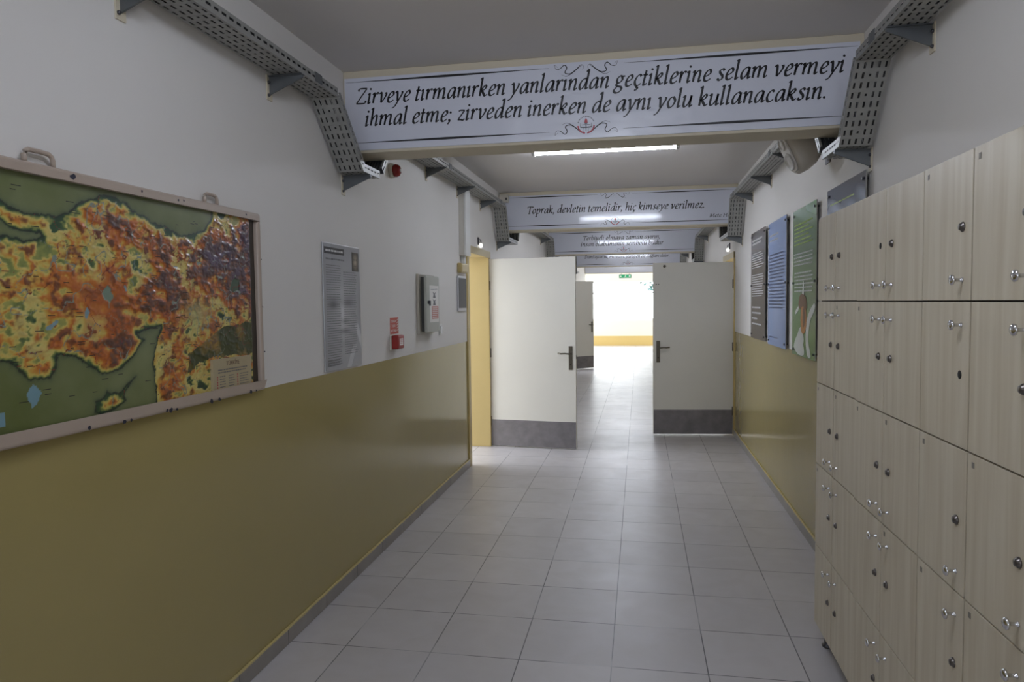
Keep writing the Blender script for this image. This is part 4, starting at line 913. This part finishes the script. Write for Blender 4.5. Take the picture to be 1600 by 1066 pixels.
# ================================================================ loudspeaker behind the first beam, right wall
sp = tag(empty('loudspeaker', (XR, 4.33, 2.40)), 'beige loudspeaker on a bracket, hanging behind right end of the front beam', 'loudspeaker')
M_SPK = pmat('beige speaker plastic', (.48, .445, .385), .45); M_SPKF = pmat('pale speaker grille', (.60, .585, .55), .5)
ax = Vector((-.90, -.10, -.42)).normalized(); hz = Vector((0, 1, 0)); hz = (hz - ax * hz.dot(ax)).normalized(); upv = hz.cross(ax)
if upv.z < 0: upv = -upv
c0 = Vector((.850, 4.34, 2.395))
def sring(t, hw, hh, n=28, e=.55):
    return [c0 + ax * t + hz * (hw * math.copysign(abs(math.cos(a)) ** e, math.cos(a))) + upv * (hh * math.copysign(abs(math.sin(a)) ** e, math.sin(a))) for a in [2 * math.pi * i / n for i in range(n)]]
s = MB(); s.loft([sring(.0, .068, .118), sring(-.02, .082, .132), sring(-.06, .084, .132), sring(-.11, .074, .118), sring(-.15, .056, .092), sring(-.165, .03, .05)]); s.build('cabinet', M_SPK, sp)
s = MB(); s.loft([sring(.001, .064, .113), sring(.010, .060, .108)]); s.build('baffle', M_SPKF, sp)
for off, r in ((-.045, .052), (.062, .036)):
    s = MB(); o_ = c0 + ax * .0102 + upv * off
    s.lathe([(0, r), (.008, r), (.010, r * .86), (.003, r * .78), (.001, r * .55), (.003, r * .40), (.006, r * .2), (.0065, .0006)], o_, ax, 24); s.build('driver', M_SPKF, sp)
s = MB(); b0 = c0 + ax * -.15
s.tube([b0, b0 + Vector((.04, 0, .0)), (1.03, 4.33, 2.40), (XR - .006, 4.33, 2.40)], .011); s.box((XR - .006, 4.28, 2.33), (XR - .0005, 4.38, 2.47)); s.build('wall_bracket', M_SCREW, sp)
s = MB(); s.tube([b0 + Vector((0, 0, .02)), b0 + Vector((.03, 0, .09)), (1.02, 4.32, 2.51), (XR - .004, 4.33, 2.53)], .003, 6); s.build('cable', M_INK, sp)

# ================================================================ lockers
XF = .780; ROWZ = [.090, .452, .820, 1.183, 1.545, 1.905]; G = .0022
STICK = pmat('sticker residue', (.22, .20, .17), .6)
knob_me = MB().lathe([(0, .0062), (.002, .0062), (.004, .0042), (.018, .0040), (.020, .008), (.0215, .0125), (.025, .0132), (.028, .0095), (.029, .0005)], (0, 0, 0), (-1, 0, 0), 18)
lock_me = MB().lathe([(0, .0125), (.003, .0120), (.006, .0085), (.0085, .0078), (.009, .0005)], (0, 0, 0), (-1, 0, 0), 18)
hole_me = MB().lathe([(0, .0105), (.0006, .0105), (.0007, .0005)], (0, 0, 0), (-1, 0, 0), 18)
proto = {}
def inst(name, mb, mat, loc, parent):
    if name not in proto: proto[name] = mb.build(name, mat); o = proto[name]
    else: o = proto[name].copy(); COL.objects.link(o)
    o.parent = None; o.location = loc; o.matrix_parent_inverse = Matrix.Identity(4); put(o, parent)
    return o
def locker(y_far, seam, y_near, lab, near_ky=None, missing=(), dz=0.0, dx=0.0, stickers=()):
    r = tag(empty('locker_cabinet', (XF + .14, (y_far + y_near) / 2, 0)), lab, 'locker cabinet', 'pale wood lockers along the right wall')
    MB().box((XF + .0185 + dx, y_near + .001, ROWZ[0] + .002), (XR - .002, y_far - .001, ROWZ[-1] - .001)).build('carcass', M_WOOD, r, origin=(XF + .14, (y_far + y_near) / 2, 1.0))
    e = MB()
    e.box((XF + .016 + dx, y_near + .002, ROWZ[0] + .003), (XF + .0184 + dx, y_far - .002, ROWZ[-1] - .003)); e.build('gap_shade', M_GAP, r)  # dark sheet behind the doors, shade of the gaps put into its colour
    for yy in (y_far - .06, y_near + .06):
        for xx in (XF + .045, XR - .05):
            l = MB(); l.lathe([(0, .024), (.008, .026), (.012, .016), (.05, .015), (.085, .015), (.092, .022)], (xx, yy, 0), (0, 0, 1), 16); l.build('foot', M_SCREW, r)
    for k in range(5):
        z0, z1 = ROWZ[k] + G, ROWZ[k + 1] - G + (.0022 if k == 4 else 0); mid = (z0 + z1) / 2
        kz = (z0 + .050) if k in (4, 2) else (z1 - .056)       # top row and middle row pull from below
        for c, (ya, yb) in enumerate(((seam + .0035, y_far - .003), (y_near + .003, seam - .0035))):
            o = (XF + dx, (ya + yb) / 2, mid)
            d = MB().box((XF + dx, ya, z0 + dz), (XF + .016 + dx, yb, z1 + dz)).build('door', M_WOOD, r, .0008, origin=o)
            ky = seam + .046 if c == 0 else (near_ky or seam - .062)
            inst('knob', knob_me, M_CHROME, (XF + dx, ky, kz + dz), d)
            if (k, c) in missing: inst('lock_hole', hole_me, M_DARK, (XF + dx, ky + .004, mid + dz), d)
            else: inst('lock', lock_me, M_LOCK, (XF + dx, ky + .004, mid + dz), d)
            if (k, c) in stickers:
                st = MB(); slab(st, right_wall(XF + dx), -(yb - .022), z1 - .032, -(yb - .034), z1 - .018, .0002, .0008); st.build('sticker', STICK, d)
    return r
locker(3.320, 3.040, 2.742, 'farthest pale wood locker cabinet, standing beside the green board', stickers=((3, 1), (2, 0), (2, 1), (1, 0)))
locker(2.740, 2.440, 2.136, 'middle pale wood locker cabinet in the row of three', missing=((4, 0),), dz=-.0015, dx=-.003, stickers=((3, 0), (2, 0), (2, 1), (1, 1)))
locker(2.133, 1.840, 1.525, 'nearest pale wood locker cabinet, cut off by the picture edge', near_ky=1.592, missing=((3, 0),), dz=-.001, dx=-.0045, stickers=((4, 0), (4, 1), (2, 0), (2, 1), (1, 0), (1, 1)))

# ================================================================ exit sign before the far windows
ex = tag(empty('exit_sign', (-.415, 21.1, 2.25)), 'small green emergency exit sign hanging from the last beam', 'exit sign')
MB().box((-.595, 21.08, 2.245), (-.235, 21.12, 2.352)).build('housing', pmat('dark green housing', (.02, .09, .05), .4), ex, .004)
M_EXG = pmat('backlit exit green', (.02, .35, .14), .3, emit=(.02, .42, .16), estr=.45)
MB().box((-.587, 21.077, 2.253), (-.243, 21.0798, 2.344)).build('lit_panel', M_EXG, ex)
P = facing(21.0768); s = MB()
disc(s, P, -.285, 2.302, .026, .0004, 18)
flat(s, P, [(-.57, 2.298), (-.545, 2.322), (-.545, 2.306), (-.515, 2.306), (-.515, 2.290), (-.545, 2.290), (-.545, 2.274)][::-1], .0004)
disc(s, P, -.405, 2.330, .008, .0004); ribbon(s, P, [(-.405, 2.322), (-.412, 2.298)], [.007, .006], .0004); ribbon(s, P, [(-.412, 2.298), (-.432, 2.282), (-.445, 2.264)], [.005, .004, .004], .0006)
ribbon(s, P, [(-.412, 2.298), (-.396, 2.282), (-.400, 2.262)], [.005, .004, .004], .0008); ribbon(s, P, [(-.43, 2.308), (-.407, 2.316), (-.386, 2.304)], [.003, .004, .003], .001)
s.build('pictogram', pmat('backlit white', (.8, .8, .8), .3, emit=(.8, 1, .85), estr=.45), ex)
for x in (-.53, -.30):
    s = MB(); s.tube([(x, 21.1, 2.352), (x, 21.1, BEAM_Z)], .005, 8); s.build('hanger', M_SCREW, ex)

# ================================================================ outside: a tree beyond the windows, ground
structure(MB().box((-30, Y1 + .35, -.5), (30, 60, -.3)).build('ground', pmat('pale paving', (.45, .43, .38), .8)))
tree = tag(empty('tree', (1.2, 36, -.3)), 'leafy tree outside the far windows', 'tree')
s = MB(); s.tube([(1.2, 36, -.3), (1.25, 36, 1.2), (1.15, 36, 2.6)], .13, 10); s.build('trunk', pmat('bark', (.08, .06, .04), .8), tree)
rnd = random.Random(3); s = MB()
for k in range(900):
    v = Vector((rnd.gauss(0, 1), rnd.gauss(0, 1), rnd.gauss(0, 1))).normalized() * rnd.uniform(.35, 1.0)
    c = Vector((1.2 + v.x * 1.5, 36 + v.y * 1.3, 3.1 + v.z * 1.25)); a = Vector((rnd.gauss(0, 1), rnd.gauss(0, 1), rnd.gauss(0, 1))).normalized(); b = a.orthogonal().normalized()
    L = rnd.uniform(.09, .17); s.add([c - a * L, c + b * L * .5, c + a * L, c - b * L * .5], [(0, 1, 2, 3)])
s.build('foliage', pmat('leaf green', (.02, .07, .06), .5), tree)
